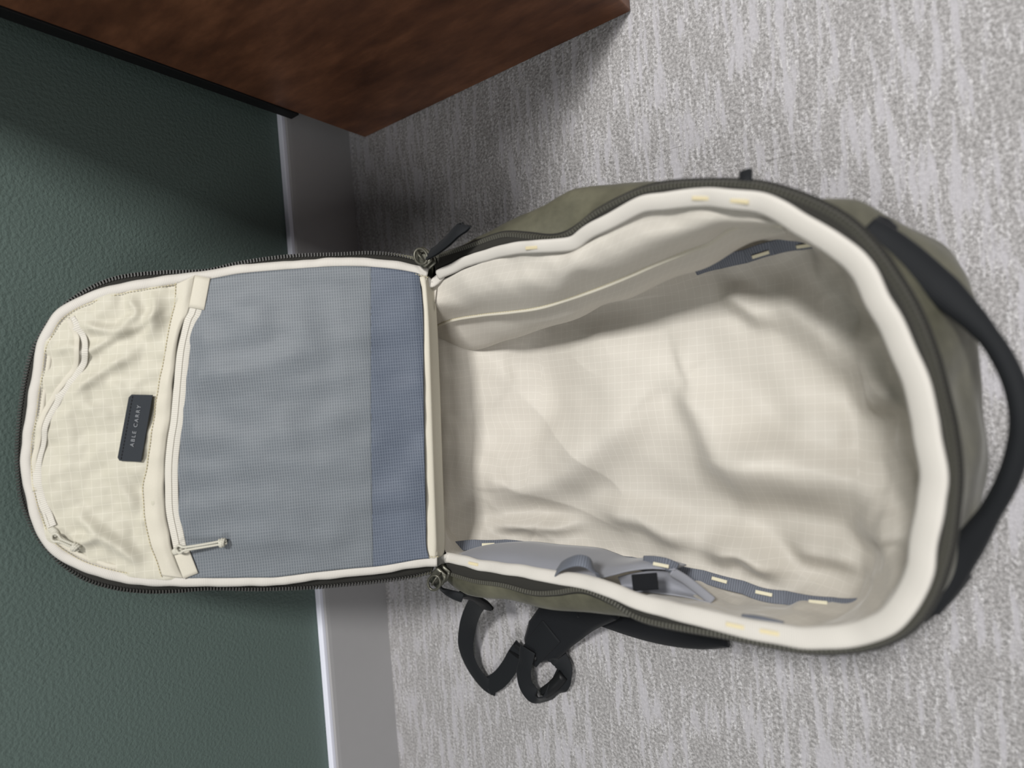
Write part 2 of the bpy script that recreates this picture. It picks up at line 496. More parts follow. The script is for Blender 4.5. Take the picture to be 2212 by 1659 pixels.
# outer shell: zip edge -> bulge -> floor, closed underneath
rows = []
low = outr.copy()
low[:, :2] = cen[:2] + (low[:, :2] - cen[:2]) * 0.97
low[:, 2] = 0.022
bot = outr.copy()
bot[:, :2] = cen[:2] + (bot[:, :2] - cen[:2]) * 0.91
bot[:, 2] = 0.003
mid = outr.copy()
mid[:, :2] = cen[:2] + (mid[:, :2] - cen[:2]) * 1.012
mid[:, 2] = outr[:, 2] * 0.55
t_in = teeth.copy()
ctl = [t_in, teeth * 0.45 + outr * 0.55 + np.array((0, 0, 0.006)), outr, mid, low, bot]
C = np.stack(ctl)                                  # 6 x NR x 3
sh = np.stack([spath(C[:, j], 30) for j in range(NR)], axis=1)
nzv = noise3(sh, 22)
out_dir = norm(np.concatenate([sh[..., :2] - cen[:2], np.zeros(sh.shape[:2] + (1,))], -1))
fade = np.clip(np.arange(30) / 6.0, 0, 1)[:, None] * np.clip((29 - np.arange(30)) / 6.0, 0, 1)[:, None]
sh = sh + out_dir * (nzv * fade * 0.006)[..., None]
V = np.concatenate([sh.reshape(-1, 3), [(cen[0], cen[1], 0.003)]])
F = grid(sh, True, True)
last = 29 * NR
for j in range(NR):
    F.append((last + (j + 1) % NR, last + j, 30 * NR))
part('outer_shell', (V, F), M['olive'], label='olive waxed nylon outer shell')

# lining: wall rings and floor as one continuous sheet with folds
FLOOR = [(0.106, -0.372, .045), (0.110, -0.45, .042), (0.110, -0.52, .04), (0.108, -0.59, .04), (0.107, -0.64, .04), (0.098, -0.673, .042), (0.068, -0.70, .046), (0.02, -0.714, .05),
         (-0.04, -0.719, .05), (-0.10, -0.718, .05), (-0.16, -0.71, .048), (-0.20, -0.69, .045), (-0.217, -0.66, .042), (-0.221, -0.615, .04), (-0.215, -0.55, .04), (-0.212, -0.49, .04), (-0.207, -0.40, .042), (-0.198, -0.345, .05)]
flo = ring(FLOOR, [(-0.15, -0.338, .04), (-0.05, -0.352, .036), (0.05, -0.364, .036)])
wall_mid = rim * 0.5 + flo * 0.5
dirv = norm(np.concatenate([wall_mid[:, :2] - cen[:2], np.zeros((NR, 1))], 1))
hm = np.zeros(NR)
hm[NP:] = np.sin(np.linspace(0, math.pi, NH)) ** 0.5
wall_mid = wall_mid + dirv * (0.010 + 0.085 * hm)[:, None]
wall_low = rim * 0.2 + flo * 0.8 + dirv * (0.006 + 0.055 * hm)[:, None]
wall_low[:, 2] = flo[:, 2] + 0.028
SP0, SP1 = np.array((-0.05, -0.45, 0.03)), np.array((-0.05, -0.64, 0.03))
tpar = np.clip(((flo - SP0) @ (SP1 - SP0)) / ((SP1 - SP0) @ (SP1 - SP0)), 0, 1)
tpar = np.convolve(np.concatenate([tpar[-30:], tpar, tpar[:30]]), np.ones(61) / 61, 'valid')
spine = SP0 + (SP1 - SP0) * tpar[:, None]
inner = flo * 0.8 + spine * 0.2
inner[:, 2] = 0.031
rim_l = rim.copy()
rim_l[NP:, 1] += 0.020 * hm[NP:]
rim_l[NP:, 2] -= 0.006 * hm[NP:]
ctl = np.stack([rim_l - np.array((0, 0, .002)), rim_l * .8 + wall_mid * .2 + dirv * .002, wall_mid, wall_low, flo, inner])
NW, NF = 70, 90
wallrows = np.stack([spath(ctl[:, j], NW) for j in range(NR)], axis=1)
fr = [inner * (1 - w) + spine * w for w in np.linspace(0, 1, NF + 1)[1:]]
lin_v = np.concatenate([wallrows, np.stack(fr)])
for _ in range(70):                               # soften the fold between wall and floor
    a0, a1 = 26, NW + 40
    lin_v[a0:a1] = 0.5 * lin_v[a0:a1] + 0.25 * lin_v[a0 - 1:a1 - 1] + 0.25 * lin_v[a0 + 1:a1 + 1]
# unfolded cloth coordinates for the woven grid
dist = np.zeros(lin_v.shape[:2])
step = np.linalg.norm(np.diff(lin_v, axis=0), axis=2)
dist[1:] = np.cumsum(step, axis=0)
kf = NW - 1
fdist = dist[kf][None, :] - dist
uvl = np.where((np.arange(len(lin_v)) < kf)[:, None, None], inner[None, :, :2] + dirv[None, :, :2] * fdist[..., None], lin_v[..., :2])

def ridge(P, px, amp, wl_, wr_):
    """a smooth fold along a crest line, with its own width left and right of the direction of travel"""
    n = 44
    poly = spath([p[:2] for p in px], n)
    t = tangents(poly)
    nrm_ = np.stack([-t[:, 1], t[:, 0]], 1)
    acc = np.zeros(P.shape[:-1])
    for k in range(n):
        u = min(k, n - 1 - k) / (n - 1.0)
        e = min(1.0, u * 3.2)
        e = e * e * (3 - 2 * e)
        if e <= 0:
            continue
        q = P - poly[k]
        sd = 0.5 + 0.5 * np.tanh((q @ nrm_[k]) / 0.005)
        w = wr_ + (wl_ - wr_) * sd
        acc += (e * np.exp(-(q * q).sum(-1) / (w * w))) ** 9
    return amp * np.minimum(acc ** (1 / 9.0), 1.35) * 0.88

Pxy = lin_v[..., :2]
folds = np.zeros(lin_v.shape[:2])
RIDGES = [   # crest line on the floor of the bag, height, width on its left and right
    ([(-0.0033, -0.5462, 0.045), (-0.0201, -0.5287, 0.045), (-0.0361, -0.5039, 0.045), (-0.058, -0.4774, 0.045), (-0.08, -0.4467, 0.045), (-0.1094, -0.4042, 0.045), (-0.1255, -0.353, 0.045), (-0.1237, -0.3066, 0.045), (-0.0994, -0.2748, 0.045)], .013, .026, .055),
    ([(0.0026, -0.5506, 0.045), (-0.0386, -0.5665, 0.045), (-0.0716, -0.5802, 0.045), (-0.0992, -0.5903, 0.045), (-0.1221, -0.5921, 0.045)], .012, .040, .020),
    ([(-0.0879, -0.5766, 0.045), (-0.0908, -0.6034, 0.045), (-0.0938, -0.6507, 0.045), (-0.1024, -0.6829, 0.045), (-0.1134, -0.7094, 0.045), (-0.1358, -0.7312, 0.045)], .015, .022, .034),
    ([(0.077, -0.6334, 0.045), (0.0474, -0.6634, 0.045), (0.0204, -0.688, 0.045), (-0.0063, -0.7112, 0.045), (-0.0295, -0.7284, 0.045)], .012, .030, .019),
    ([(0.076, -0.5987, 0.045), (0.0571, -0.6192, 0.045), (0.0367, -0.6407, 0.045)], .008, .018, .010),
    ([(-0.1775, -0.2823, 0.045), (-0.1724, -0.3345, 0.045), (-0.1744, -0.382, 0.045), (-0.1677, -0.4267, 0.045)], .008, .010, .010),
    ([(-0.1501, -0.4344, 0.045), (-0.1567, -0.4908, 0.045), (-0.1688, -0.5265, 0.045), (-0.1703, -0.5654, 0.045)], .009, .018, .016),
    ([(-0.1905, -0.5607, 0.05), (-0.1801, -0.5935, 0.05), (-0.189, -0.6144, 0.05), (-0.2015, -0.6381, 0.05)], .011, .016, .014),
    ([(-0.1709, -0.6404, 0.05), (-0.1742, -0.6711, 0.05), (-0.1731, -0.7002, 0.05)], .010, .018, .014),
    ([(-0.1508, -0.7049, 0.08), (-0.1377, -0.7252, 0.08), (-0.1272, -0.7429, 0.08)], .012, .012, .012),
    ([(-0.1847, -0.7091, 0.08), (-0.1677, -0.7248, 0.08), (-0.1514, -0.7383, 0.08)], .012, .012, .012),
    ([(-0.0383, -0.7192, 0.08), (-0.0352, -0.7321, 0.08), (-0.0395, -0.7457, 0.08)], .012, .014, .012),
    ([(0.0282, -0.4011, 0.045), (0.0262, -0.4792, 0.045), (0.0153, -0.5418, 0.045), (0.0151, -0.5939, 0.045)], .004, .03, .03),
    ([(-0.0506, -0.6483, 0.045), (-0.0599, -0.6785, 0.045), (-0.0727, -0.7066, 0.045)], .006, .02, .02),
]
for px, amp, a, b in RIDGES:
    folds += ridge(Pxy, px, amp * 2.2, a, b)
rot_ = Pxy @ np.array(((0.82, 0.57), (-0.57, 0.82)))
R3_ = np.concatenate([rot_ * np.array((1.0, 0.45)), np.zeros(rot_.shape[:-1] + (1,))], -1)
folds += 0.013 * (0.45 - np.abs(noise3(R3_, 15, 2.7)))  # sharper diagonal creases
rowi = np.arange(len(lin_v))[:, None]
mask = np.clip((rowi - 22) / 30.0, 0, 1)
crump = noise3(lin_v, 14) * 0.006 + noise3(lin_v, 34, 3.1) * 0.0022
lin_v = lin_v.copy()
lin_v[..., 2] += folds * mask + crump * mask
wm = np.clip(rowi / 14.0, 0, 1) * np.clip((NW - rowi) / 14.0, 0, 1)
wr = noise3(lin_v * np.array((1, 1, 0.35)), 30, 7.7) * 0.009 + noise3(lin_v, 60, 1.7) * 0.002
lin_v += dirv[None] * (wr * wm)[..., None]
part('lining', (lin_v.reshape(-1, 3), grid(lin_v, True, False), uvl.reshape(-1, 2)), M['liner'], label='wrinkled cream ripstop lining')

# binding, zipper tape and teeth along the rim
ropen, topen = rim[:NP], teeth[:NP]
rup = norm(np.array((0, 0, 1.0)) - 0.45 * norm(np.concatenate([ropen[:, :2] - cen[:2], np.zeros((NP, 1))], 1)))
def wob(path, s, sc, off):
    q = path.copy()
    for i, p in enumerate(path):
        q[i] += s * np.array(noise.noise_vector(Vector(p * sc + off)))
    return q
rb = wob(ropen, 0.0015, 42, 2.0)
binding = part('rim_binding', sweep(rb, rup, np.array([flat(0.0105 + 0.0050 * math.sin(math.pi * i / (NP - 1)) ** 1.2, 0.0048, 0.5) for i in range(NP)])), M['binding'], label='off-white grosgrain binding tape round the opening')
rdir = norm(np.concatenate([ropen[:, :2] - cen[:2], np.zeros((NP, 1))], 1))
tp = np.stack([ropen + rdir * 0.005 - np.array((0, 0, .0015)), (ropen + topen) / 2 + np.array((0, 0, .001)), topen + np.array((0, 0, .001)), topen + rdir * 0.0050 - np.array((0, 0, .002))])
tape_v, tape_f = thick_grid(tp, -0.0012)
Lr = np.concatenate([[0], np.cumsum(np.linalg.norm(np.diff(topen, axis=0), axis=1))])
uvt = np.stack([np.broadcast_to(Lr, (4, NP)), np.broadcast_to(np.linspace(0, .02, 4)[:, None], (4, NP))], -1).reshape(-1, 2)
part('zipper_tape', (tape_v, tape_f, np.concatenate([uvt, uvt])), M['tape'])

def tooth_chain(path, up, pitch, size, inward):
    """interlocking teeth as small bevelled blocks; far too many and too small to pick apart"""
    L = np.linalg.norm(np.diff(path, axis=0), axis=1).sum()
    n = int(L / pitch)
    q = resample(path, n)
    t = tangents(q)
    U = resample(np.broadcast_to(np.asarray(up, dtype=float), path.shape).copy(), n) if np.ndim(up) > 1 else np.broadcast_to(np.asarray(up, dtype=float), q.shape)
    sd = norm(np.cross(t, U))
    up2 = norm(np.cross(sd, t))
    parts = []
    a, b, c = size
    base = np.array([(-a, -b, -c), (a, -b, -c), (a, b, -c), (-a, b, -c), (-a * .7, -b * .75, c), (a * .7, -b * .75, c), (a * .7, b * .75, c), (-a * .7, b * .75, c)])
    Fq = [(0, 3, 2, 1), (4, 5, 6, 7), (0, 1, 5, 4), (1, 2, 6, 5), (2, 3, 7, 6), (3, 0, 4, 7)]
    for i in range(n):
        R = np.stack([t[i], sd[i] * inward, up2[i]])
        parts.append((base @ R + q[i], Fq))
    return merge(parts)
part('zipper_teeth', tooth_chain(topen + np.array((0, 0, .0028)), rup, 0.0031, (.00105, .0024, .0016), 1), M['tooth'], kind='stuff', smooth=False)

# hinge roll between body and flap
T_ = np.array((0.0, math.cos(math.radians(44)), math.sin(math.radians(44))))
N_ = np.array((0.0, -math.sin(math.radians(44)), math.cos(math.radians(44))))
P0 = np.array((0.0, -0.33, 0.17))
def F3(s, t, off=0.0):
    s, t = np.asarray(s, dtype=float), np.asarray(t, dtype=float)
    return P0 + s[..., None] * np.array((1.0, 0, 0)) + t[..., None] * T_ + np.asarray(off, dtype=float)[..., None] * N_

# ---- the flap, laid out on its own leaning plane: s across, t up from the hinge
RIGHT = [(0.1264, 0.0027), (0.1313, 0.0186), (0.1365, 0.0427), (0.1406, 0.073), (0.1422, 0.1035), (0.1415, 0.145), (0.1397, 0.1924), (0.1357, 0.224), (0.1321, 0.2699), (0.1262, 0.3148), (0.1165, 0.3482), (0.1026, 0.3707), (0.087, 0.3806), (0.0723, 0.3881), (0.0491, 0.3927), (0.0265, 0.3977), (0.0034, 0.4019), (-0.0124, 0.406), (-0.0287, 0.4084)]
LEFT = [(-0.1829, 0.0173), (-0.182, 0.037), (-0.1841, 0.0742), (-0.1831, 0.1107), (-0.1827, 0.1465), (-0.1832, 0.182), (-0.1812, 0.2021), (-0.1761, 0.2476), (-0.1706, 0.2926), (-0.1633, 0.3254), (-0.1511, 0.3569), (-0.138, 0.3777), (-0.1208, 0.3946), (-0.0991, 0.4027), (-0.0752, 0.4077), (-0.052, 0.4093), (-0.0287, 0.4084)]
ZR = [(0.1429, 0.01), (0.1471, 0.0236), (0.1511, 0.0432), (0.1534, 0.0672), (0.1534, 0.0979), (0.1541, 0.1405), (0.1516, 0.178), (0.1477, 0.2062), (0.1428, 0.2328), (0.1436, 0.2732), (0.1421, 0.3072), (0.1372, 0.3296), (0.1267, 0.3527), (0.1145, 0.37), (0.0991, 0.3854), (0.082, 0.3961), (0.0671, 0.404), (0.0452, 0.4106), (0.0218, 0.4158), (0.0021, 0.4193), (-0.0283, 0.4232)]
ZLF = [(-0.1973, 0.0249), (-0.1997, 0.051), (-0.2001, 0.0885), (-0.1991, 0.1253), (-0.1981, 0.1496), (-0.1951, 0.1853), (-0.1921, 0.2135), (-0.1864, 0.2517), (-0.185, 0.2861), (-0.1819, 0.3145), (-0.1752, 0.3418), (-0.1634, 0.3684), (-0.1463, 0.3892), (-0.1309, 0.4009), (-0.1133, 0.4116), (-0.0934, 0.4186), (-0.0753, 0.4229), (-0.0575, 0.424), (-0.0283, 0.4232)]
def inset(outline, d):
    o = np.asarray(outline)
    t = norm(np.gradient(o, axis=0))
    nrm_ = np.stack([-t[:, 1], t[:, 0]], 1)
    return o + nrm_ * d
FLAP_O = np.array(RIGHT + LEFT[::-1][1:])
fo = spath(FLAP_O, 520)
ZIP_O = np.array(ZR + ZLF[::-1][1:])
zo = spath(ZIP_O, 520)

def half_bounds(curve):
    """split an outline at its tip into right and left sides, as functions of t"""
    k = int(np.argmax(curve[:, 1]))
    R, L = curve[:k + 1], curve[k:][::-1]
    def f_of(c):
        t = np.maximum.accumulate(c[:, 1])
        return lambda tt: np.interp(tt, t, c[:, 0])
    return f_of(R), f_of(L), curve[k, 1]
fR, fL, tmax = half_bounds(fo)

def flap_sheet(t0, t1, nt, ns, off_fn, mgn=0.0, top_round=False):
    """sheet spanning the flap between t0 and t1 (functions of the cross position a in 0..1 allowed)"""
    A = np.linspace(0, 1, ns)
    B = np.linspace(0, 1, nt)
    if top_round:
        B = np.sin(B * math.pi / 2)
    S_, T2 = np.zeros((nt, ns)), np.zeros((nt, ns))
    for i, b in enumerate(B):
        tt0 = np.array([t0(a) if callable(t0) else t0 for a in A])
        tt1 = np.array([t1(a) if callable(t1) else t1 for a in A])
        t = tt0 + (tt1 - tt0) * b
        r, l = fR(t) - mgn, fL(t) + mgn
        S_[i] = l + (r - l) * A
        T2[i] = t
    O = off_fn(S_, T2, A[None, :])
    return F3(S_, T2, O), np.stack([S_, T2], -1)

# outer olive shell of the flap (its back, towards the wall)
zc = np.array((-0.025, 0.2))
rows = []
for k, (sc, off) in enumerate(((1.0, -0.010), (1.005, -0.016), (0.985, -0.024), (0.9, -0.029), (0.6, -0.031), (0.0, -0.031))):
    q = zc + (zo - zc) * sc
    rows.append(F3(q[:, 0], q[:, 1], off * (0.4 + 0.6 * np.clip((q[:, 1] - 0.02) / 0.10, 0, 1)) if k else np.full(len(q), off)))
fv = np.stack(rows)
hb = [F3(zc[0] + (zo[:, 0] - zc[0]) * .98, zc[1] + (zo[:, 1] - zc[1]) * .98, np.full(len(zo), -0.009))]
fv2 = np.concatenate([np.stack(hb), fv])
flap = part('flap', (fv2.reshape(-1, 3), grid(fv2, True, False)), M['olive'], label='opened front flap of the backpack, leaning back on the wall')
def fpart(name, vfu, mat, **kw):
    return part(name, vfu, mat, flap, **kw)

# zipper tape and teeth of the flap
zin = spath(np.array([(s, t) for s, t in fo]), 520)
ft = np.stack([F3(zin[:, 0], zin[:, 1], np.full(520, -0.004)), F3((zin[:, 0] + zo[:, 0]) / 2, (zin[:, 1] + zo[:, 1]) / 2, np.full(520, -0.008)), F3(zo[:, 0], zo[:, 1], np.full(520, -0.0105))])
tv, tf_ = thick_grid(ft, 0.0012)
Lz = np.concatenate([[0], np.cumsum(np.linalg.norm(np.diff(zo, axis=0), axis=1))])
uvz = np.stack([np.broadcast_to(Lz, (3, 520)), np.zeros((3, 520))], -1).reshape(-1, 2)
fpart('zipper_tape', (tv, tf_, np.concatenate([uvz, uvz])), M['tape'])
zpath = F3(zo[:, 0], zo[:, 1], np.full(520, -0.0095))
fpart('zipper_teeth', tooth_chain(zpath, norm(N_ + 0.0), 0.0031, (.00105, .0026, .0022), -1), M['tooth_black'], kind='stuff', smooth=False)

# white binding round the flap
bpath = F3(fo[:, 0], fo[:, 1], np.full(520, 0.0))
bpath = wob(bpath, 0.0012, 55, 5.0)
fpart('flap_binding', sweep(bpath, N_, flat(0.0108, 0.0065, 0.5)), M['binding'], label='off-white grosgrain binding round the flap')
# stitched inner lip of the binding
fin = fo + norm(np.stack([-np.gradient(fo[:, 1]), np.gradient(fo[:, 0])], 1)) * 0.0078
lip = F3(fin[:, 0], fin[:, 1], np.full(520, 0.0))
fpart('binding_lip', sweep(wob(lip, 0.0008, 70, 9.0), N_, flat(0.0055, 0.003, 0.5)), M['cream_plain'])

def stitches(name, st, off, pitch, length, r, mat, parent=flap, up=N_):
    q = resample(np.asarray(st, dtype=float), max(2, int(np.linalg.norm(np.diff(st, axis=0), axis=1).sum() / pitch)))
    t = tangents(q)
    parts = []
    for p, d in zip(q, t):
        sd = norm(np.cross(d, up))
        parts.append(box(p, (length / 2, r, r), np.stack([d, sd, norm(np.cross(sd, d))])))
    return part(name, merge(parts), mat, parent, kind='stuff', smooth=False)
fst = fo + norm(np.stack([-np.gradient(fo[:, 1]), np.gradient(fo[:, 0])], 1)) * 0.0052
stitches('stitching', F3(fst[:, 0], fst[:, 1], np.full(520, 0.0036)), 0, 0.0030, 0.0019, 0.00028, M['thread'])

ZIP2 = [(0.1362, 0.233), (0.1201, 0.2365), (0.1084, 0.2397), (0.0967, 0.2437), (0.0885, 0.2483), (0.0629, 0.2561), (0.0334, 0.2614), (-0.0083, 0.268), (-0.0296, 0.2728), (-0.0529, 0.2767), (-0.0768, 0.2786), (-0.1009, 0.2794), (-0.1248, 0.2768), (-0.1425, 0.2746), (-0.1596, 0.2705), (-0.1695, 0.2668)]
z2 = spath(ZIP2, 160)
SEAM = [(0.1284, 0.2565), (0.112, 0.259), (0.0994, 0.2622), (0.07, 0.2697), (0.031, 0.2797), (-0.0066, 0.2879), (-0.051, 0.297), (-0.0743, 0.303), (-0.0968, 0.3039), (-0.1159, 0.3018), (-0.1399, 0.2974), (-0.1641, 0.2922)]
sm = spath(SEAM, 160)
z2_t = lambda s: np.interp(s, z2[::-1, 0], z2[::-1, 1])
def bumpf(S_, T2, sc, amp, o):
    P = np.stack([S_, T2, np.zeros_like(S_)], -1)
    return noise3(P, sc, o) * amp
def edge_fall(A, w=0.05):
    return np.clip(np.minimum(A, 1 - A) / w, 0, 1) ** 0.6
a_of = lambda a: a
def t_zip2(a):
    s0, s1 = -0.175, 0.140
    return float(z2_t(s0 + (s1 - s0) * a))

# cream upper pocket panel with puckers
FRIDGE = [([(0.0535, 0.3645), (0.0762, 0.324), (0.0946, 0.2835), (0.1168, 0.2595)], .004, .006, .004), ([(0.0944, 0.353), (0.0852, 0.3191), (0.0954, 0.2965)], .005, .006, .006), ([(0.0169, 0.3714), (0.0462, 0.3307), (0.0623, 0.2946)], .003, .006, .005),
          ([(-0.0897, 0.3707), (-0.1104, 0.3508), (-0.1318, 0.3265), (-0.1553, 0.3064)], .0055, .006, .007), ([(-0.0419, 0.3372), (-0.0761, 0.3224), (-0.1007, 0.3111)], .003, .008, .008), ([(-0.1183, 0.3429), (-0.121, 0.3602), (-0.1168, 0.377)], .004, .005, .005),
          ([(0.1194, 0.3035), (0.1001, 0.2962), (0.0919, 0.3143)], .004, .005, .005), ([(0.1251, 0.2811), (0.0988, 0.2765), (0.0714, 0.2895)], .004, .006, .005), ([(0.0682, 0.3762), (0.0716, 0.3588), (0.0661, 0.3464)], .003, .006, .006), ([(-0.11, 0.3118), (-0.1021, 0.2981), (-0.0795, 0.2898)], .003, .005, .005)]
def cream_off(S_, T2, A):
    P = np.stack([S_, T2], -1)
    o = 0.002 * edge_fall(A) + bumpf(S_, T2, 42, 0.0045, 1.3) + bumpf(S_, T2, 95, 0.0015, 4.2)
    for px, amp, a, b in FRIDGE:
        o = o + ridge(P, px, amp * 1.4, a, b)
    return o * np.clip((tmax - T2) / 0.02, 0.1, 1) * np.clip((T2 - z2_t(S_)) / 0.012 + 0.15, 0.15, 1) + 0.001
cv, cuv = flap_sheet(t_zip2, tmax - 0.0015, 150, 200, cream_off, 0.002, True)
fpart('upper_pocket', (cv.reshape(-1, 3), grid(cv), cuv.reshape(-1, 2)), M['flap_liner'], label='cream ripstop upper pocket panel')
# placket strip folded over the pocket zip
pk = np.stack([sm, sm * .5 + z2 * .5, z2 + np.array((0, .0045))])
po = np.stack([np.full(160, .0052), np.full(160, .0072), np.full(160, .0050)]) + bumpf(pk[..., 0], pk[..., 1], 50, .003, 2.2)
pv = F3(pk[..., 0], pk[..., 1], po)
pvv, pff = thick_grid(np.stack([spath(pv[:, j], 9) for j in range(160)], 1), 0.0012)
fpart('zip_placket', (pvv, pff), M['cream_plain'], label='cream placket over the pocket zip')
stitches('stitching', F3(sm[:, 0], sm[:, 1], po[0] + .0007), 0, 0.0032, 0.0021, 0.00028, M['thread'])
zc2 = z2[17:-14] + np.array((0, -0.0022))
fpart('pocket_zip', sweep(F3(zc2[:, 0], zc2[:, 1], np.full(len(zc2), .0042)), N_, flat(0.0125, 0.0014, 0.5)), M['zip_cream'], label='pale coil zip of the mesh pocket')
fpart('zip_gap', sweep(F3(zc2[:, 0], zc2[:, 1] - .0003, np.full(len(zc2), .0049)), N_, flat(0.0007, 0.0005, 0.5)), M['thread_grey'])
for k, (a_, b_) in enumerate(((z2[1], z2[18]), (z2[-15], z2[-2]))):
    e = np.stack([np.linspace(a_[0], b_[0], 8), np.linspace(a_[1], b_[1], 8) - 0.003], 1)
    fpart('zip_end', sweep(F3(e[:, 0], e[:, 1], np.full(8, .0052)), N_, flat(0.0150, 0.0014, 0.5)), M['cream_plain'])

# curved upper zip close to the rim
Z1 = [(0.1003, 0.3576), (0.0921, 0.3531), (0.0788, 0.3489), (0.067, 0.3464), (0.0579, 0.3488), (0.0507, 0.3531), (0.0363, 0.3649), (0.0211, 0.3766), (0.0044, 0.3867), (-0.0186, 0.3934), (-0.0356, 0.398), (-0.053, 0.3998), (-0.0738, 0.3987), (-0.0885, 0.3943), (-0.1039, 0.3891)]
z1 = spath(Z1, 160)
def cream_at(c, extra):
    S_, T2 = c[:, 0], c[:, 1]
    A = (S_ - fL(T2)) / np.maximum(fR(T2) - fL(T2), 1e-4)
    return F3(S_, T2, cream_off(S_, T2, A) + extra)
fpart('pocket_zip', sweep(cream_at(z1, .0003), N_, flat(0.0085, 0.0012, 0.5)), M['zip_cream'], label='pale curved coil zip under the rim')
fpart('zip_gap', sweep(cream_at(z1 + np.array((.0008, .0020)), .0008), N_, flat(0.0006, 0.0005, 0.5)), M['thread_grey'])
flip_l = spath([(0.0986, 0.3591), (0.0891, 0.3563), (0.0782, 0.3533), (0.0674, 0.3519), (0.0529, 0.3569), (0.0385, 0.3685), (0.0232, 0.3803), (0.0065, 0.39), (-0.0178, 0.3963), (-0.0358, 0.4011), (-0.054, 0.4032), (-0.0678, 0.403)], 120)
fpart('zip_lip', sweep(cream_at(flip_l, .0009), N_, flat(0.0050, 0.0012, 0.5)), M['cream_plain'])

# mesh pockets: pale mesh over cream above, slate mesh below, rolling over at the hinge
TS = spath([(0.1346, 0.0618), (0.0755, 0.0659), (-0.0228, 0.0731), (-0.1208, 0.0799), (-0.1868, 0.0845)], 40)
def t_split(a):
    return float(np.interp(-0.182 + 0.32 * a, TS[::-1, 0], TS[::-1, 1]))
HM = spath([(0.1219, 0.0125), (0.1019, 0.0115), (0.0719, 0.0125), (-0.0026, 0.0178), (-0.077, 0.0223), (-0.1464, 0.0263), (-0.1712, 0.0278), (-0.1839, 0.0258)], 60)
def t_hinge(a):
    return float(np.interp(-0.185 + 0.315 * a, HM[::-1, 0], HM[::-1, 1]))
def mesh_off(S_, T2, A):
    puff = 0.012 * np.sin(np.clip(T2 / 0.26, 0, 1) * math.pi) ** 0.7 * edge_fall(A, 0.22)
    roll = -0.010 * np.clip((0.022 - T2) / 0.022, 0, 1) ** 2
    w = bumpf(S_ * np.array(1.0), T2 * 0.35, 40, 0.0028, 6.1) + bumpf(S_, T2, 28, 0.0025, 0.6)
    return 0.0035 + (puff * 0.7 + w) * edge_fall(A, .12) * np.clip((z2_t(S_) - T2) / 0.02, 0.05, 1) + roll
mv, muv = flap_sheet(t_split, lambda a: t_zip2(a) + 0.001, 110, 150, mesh_off, 0.004)
vv, ff = thick_grid(mv, -0.0008)
fpart('mesh_pocket', (vv, ff, np.concatenate([muv.reshape(-1, 2)] * 2)), M['mesh_pale'], label='pale grey mesh pocket')
mv, muv = flap_sheet(t_hinge, lambda a: t_split(a) + .0006, 60, 150, mesh_off, 0.004)
vv, ff = thick_grid(mv, -0.0008)
fpart('mesh_pocket', (vv, ff, np.concatenate([muv.reshape(-1, 2)] * 2)), M['mesh_blue'], label='slate blue mesh band beside the hinge')
# cream roll where flap and body meet
H0 = spath([(0.1216, 0.0139), (0.109, 0.0104), (0.0718, 0.0129), (-0.0025, 0.0184), (-0.0768, 0.0227), (-0.1459, 0.0267), (-0.1656, 0.0283), (-0.1782, 0.0268)], 60)
H1 = spath([(0.1234, 0.0064), (0.1014, 0.0061), (0.0714, 0.0066), (-0.0032, 0.0104), (-0.0777, 0.0139), (-0.1472, 0.017), (-0.1671, 0.0181), (-0.1798, 0.0196)], 60)
H2 = spath([(0.1244, 0.0034), (0.1022, 0.0042), (0.072, 0.0046), (-0.0035, 0.0075), (-0.0787, 0.011), (-0.1489, 0.0141), (-0.169, 0.0152), (-0.1818, 0.0171)], 60)
h0 = F3(H0[:, 0], H0[:, 1], np.full(60, -.003))
h0b = F3(H0[:, 0], H0[:, 1], np.full(60, .0015))
h1 = F3(H1[:, 0], H1[:, 1], np.full(60, .003))
h2 = F3(H2[:, 0], H2[:, 1], np.full(60, -.005))
h3 = h2 + np.array((0, .003, -.014))
hv = np.stack([spath(np.stack([h0[j], h0b[j], h1[j], h2[j], h3[j]]), 24) for j in range(60)], 1)
vv, ff = thick_grid(hv, 0.001)
fpart('hinge_roll', (vv, ff), M['cream_plain'], label='cream piped fold at the hinge')

# brand patch
PC = [(0.0201, 0.3078), (0.0178, 0.2861), (-0.0481, 0.302), (-0.0446, 0.3239)]
pc = np.array(PC)
def patch_pt(u, v):
    return (pc[0] * (1 - u) + pc[1] * u) * (1 - v) + (pc[3] * (1 - u) + pc[2] * u) * v
U_, V_ = np.meshgrid(np.linspace(0, 1, 10), np.linspace(0, 1, 24))
# two rounded corners at the upper edge
Q = np.array([[patch_pt(max(u, 0.10 * (1 - math.sqrt(max(0, 1 - (1 - min(min(v, 1 - v) / 0.035, 1)) ** 2)))), v) for u, v in zip(ur, vr)] for ur, vr in zip(U_, V_)])
Ap = (Q[..., 0] - fL(Q[..., 1])) / (fR(Q[..., 1]) - fL(Q[..., 1]))
poff = np.full(Q.shape[:2], float(cream_off(Q[..., 0], Q[..., 1], Ap).max()) + 0.0008)
pvv, pff = thick_grid(F3(Q[..., 0], Q[..., 1], poff), 0.0012)
fpart('brand_patch', (pvv, pff), M['patch'], smooth=False, label='charcoal patch with grey lettering')
sl = np.array([patch_pt(0.16, v) for v in np.linspace(0.04, 0.96, 40)])
pz = float(poff[0, 0]) + 0.0015
stitches('patch_stitching', F3(sl[:, 0], sl[:, 1], np.full(40, pz)), 0, 0.0031, 0.0022, 0.0003, M['patch_thread'])
cu = bpy.data.curves.new('lettering', 'FONT')
cu.body = 'ABLE CARRY'
cu.align_x = 'CENTER'
cu.align_y = 'CENTER'
cu.size = 0.0098
cu.space_character = 1.42
cu.extrude = 0.0001
tmp = bpy.data.objects.new('lettering_curve', cu)
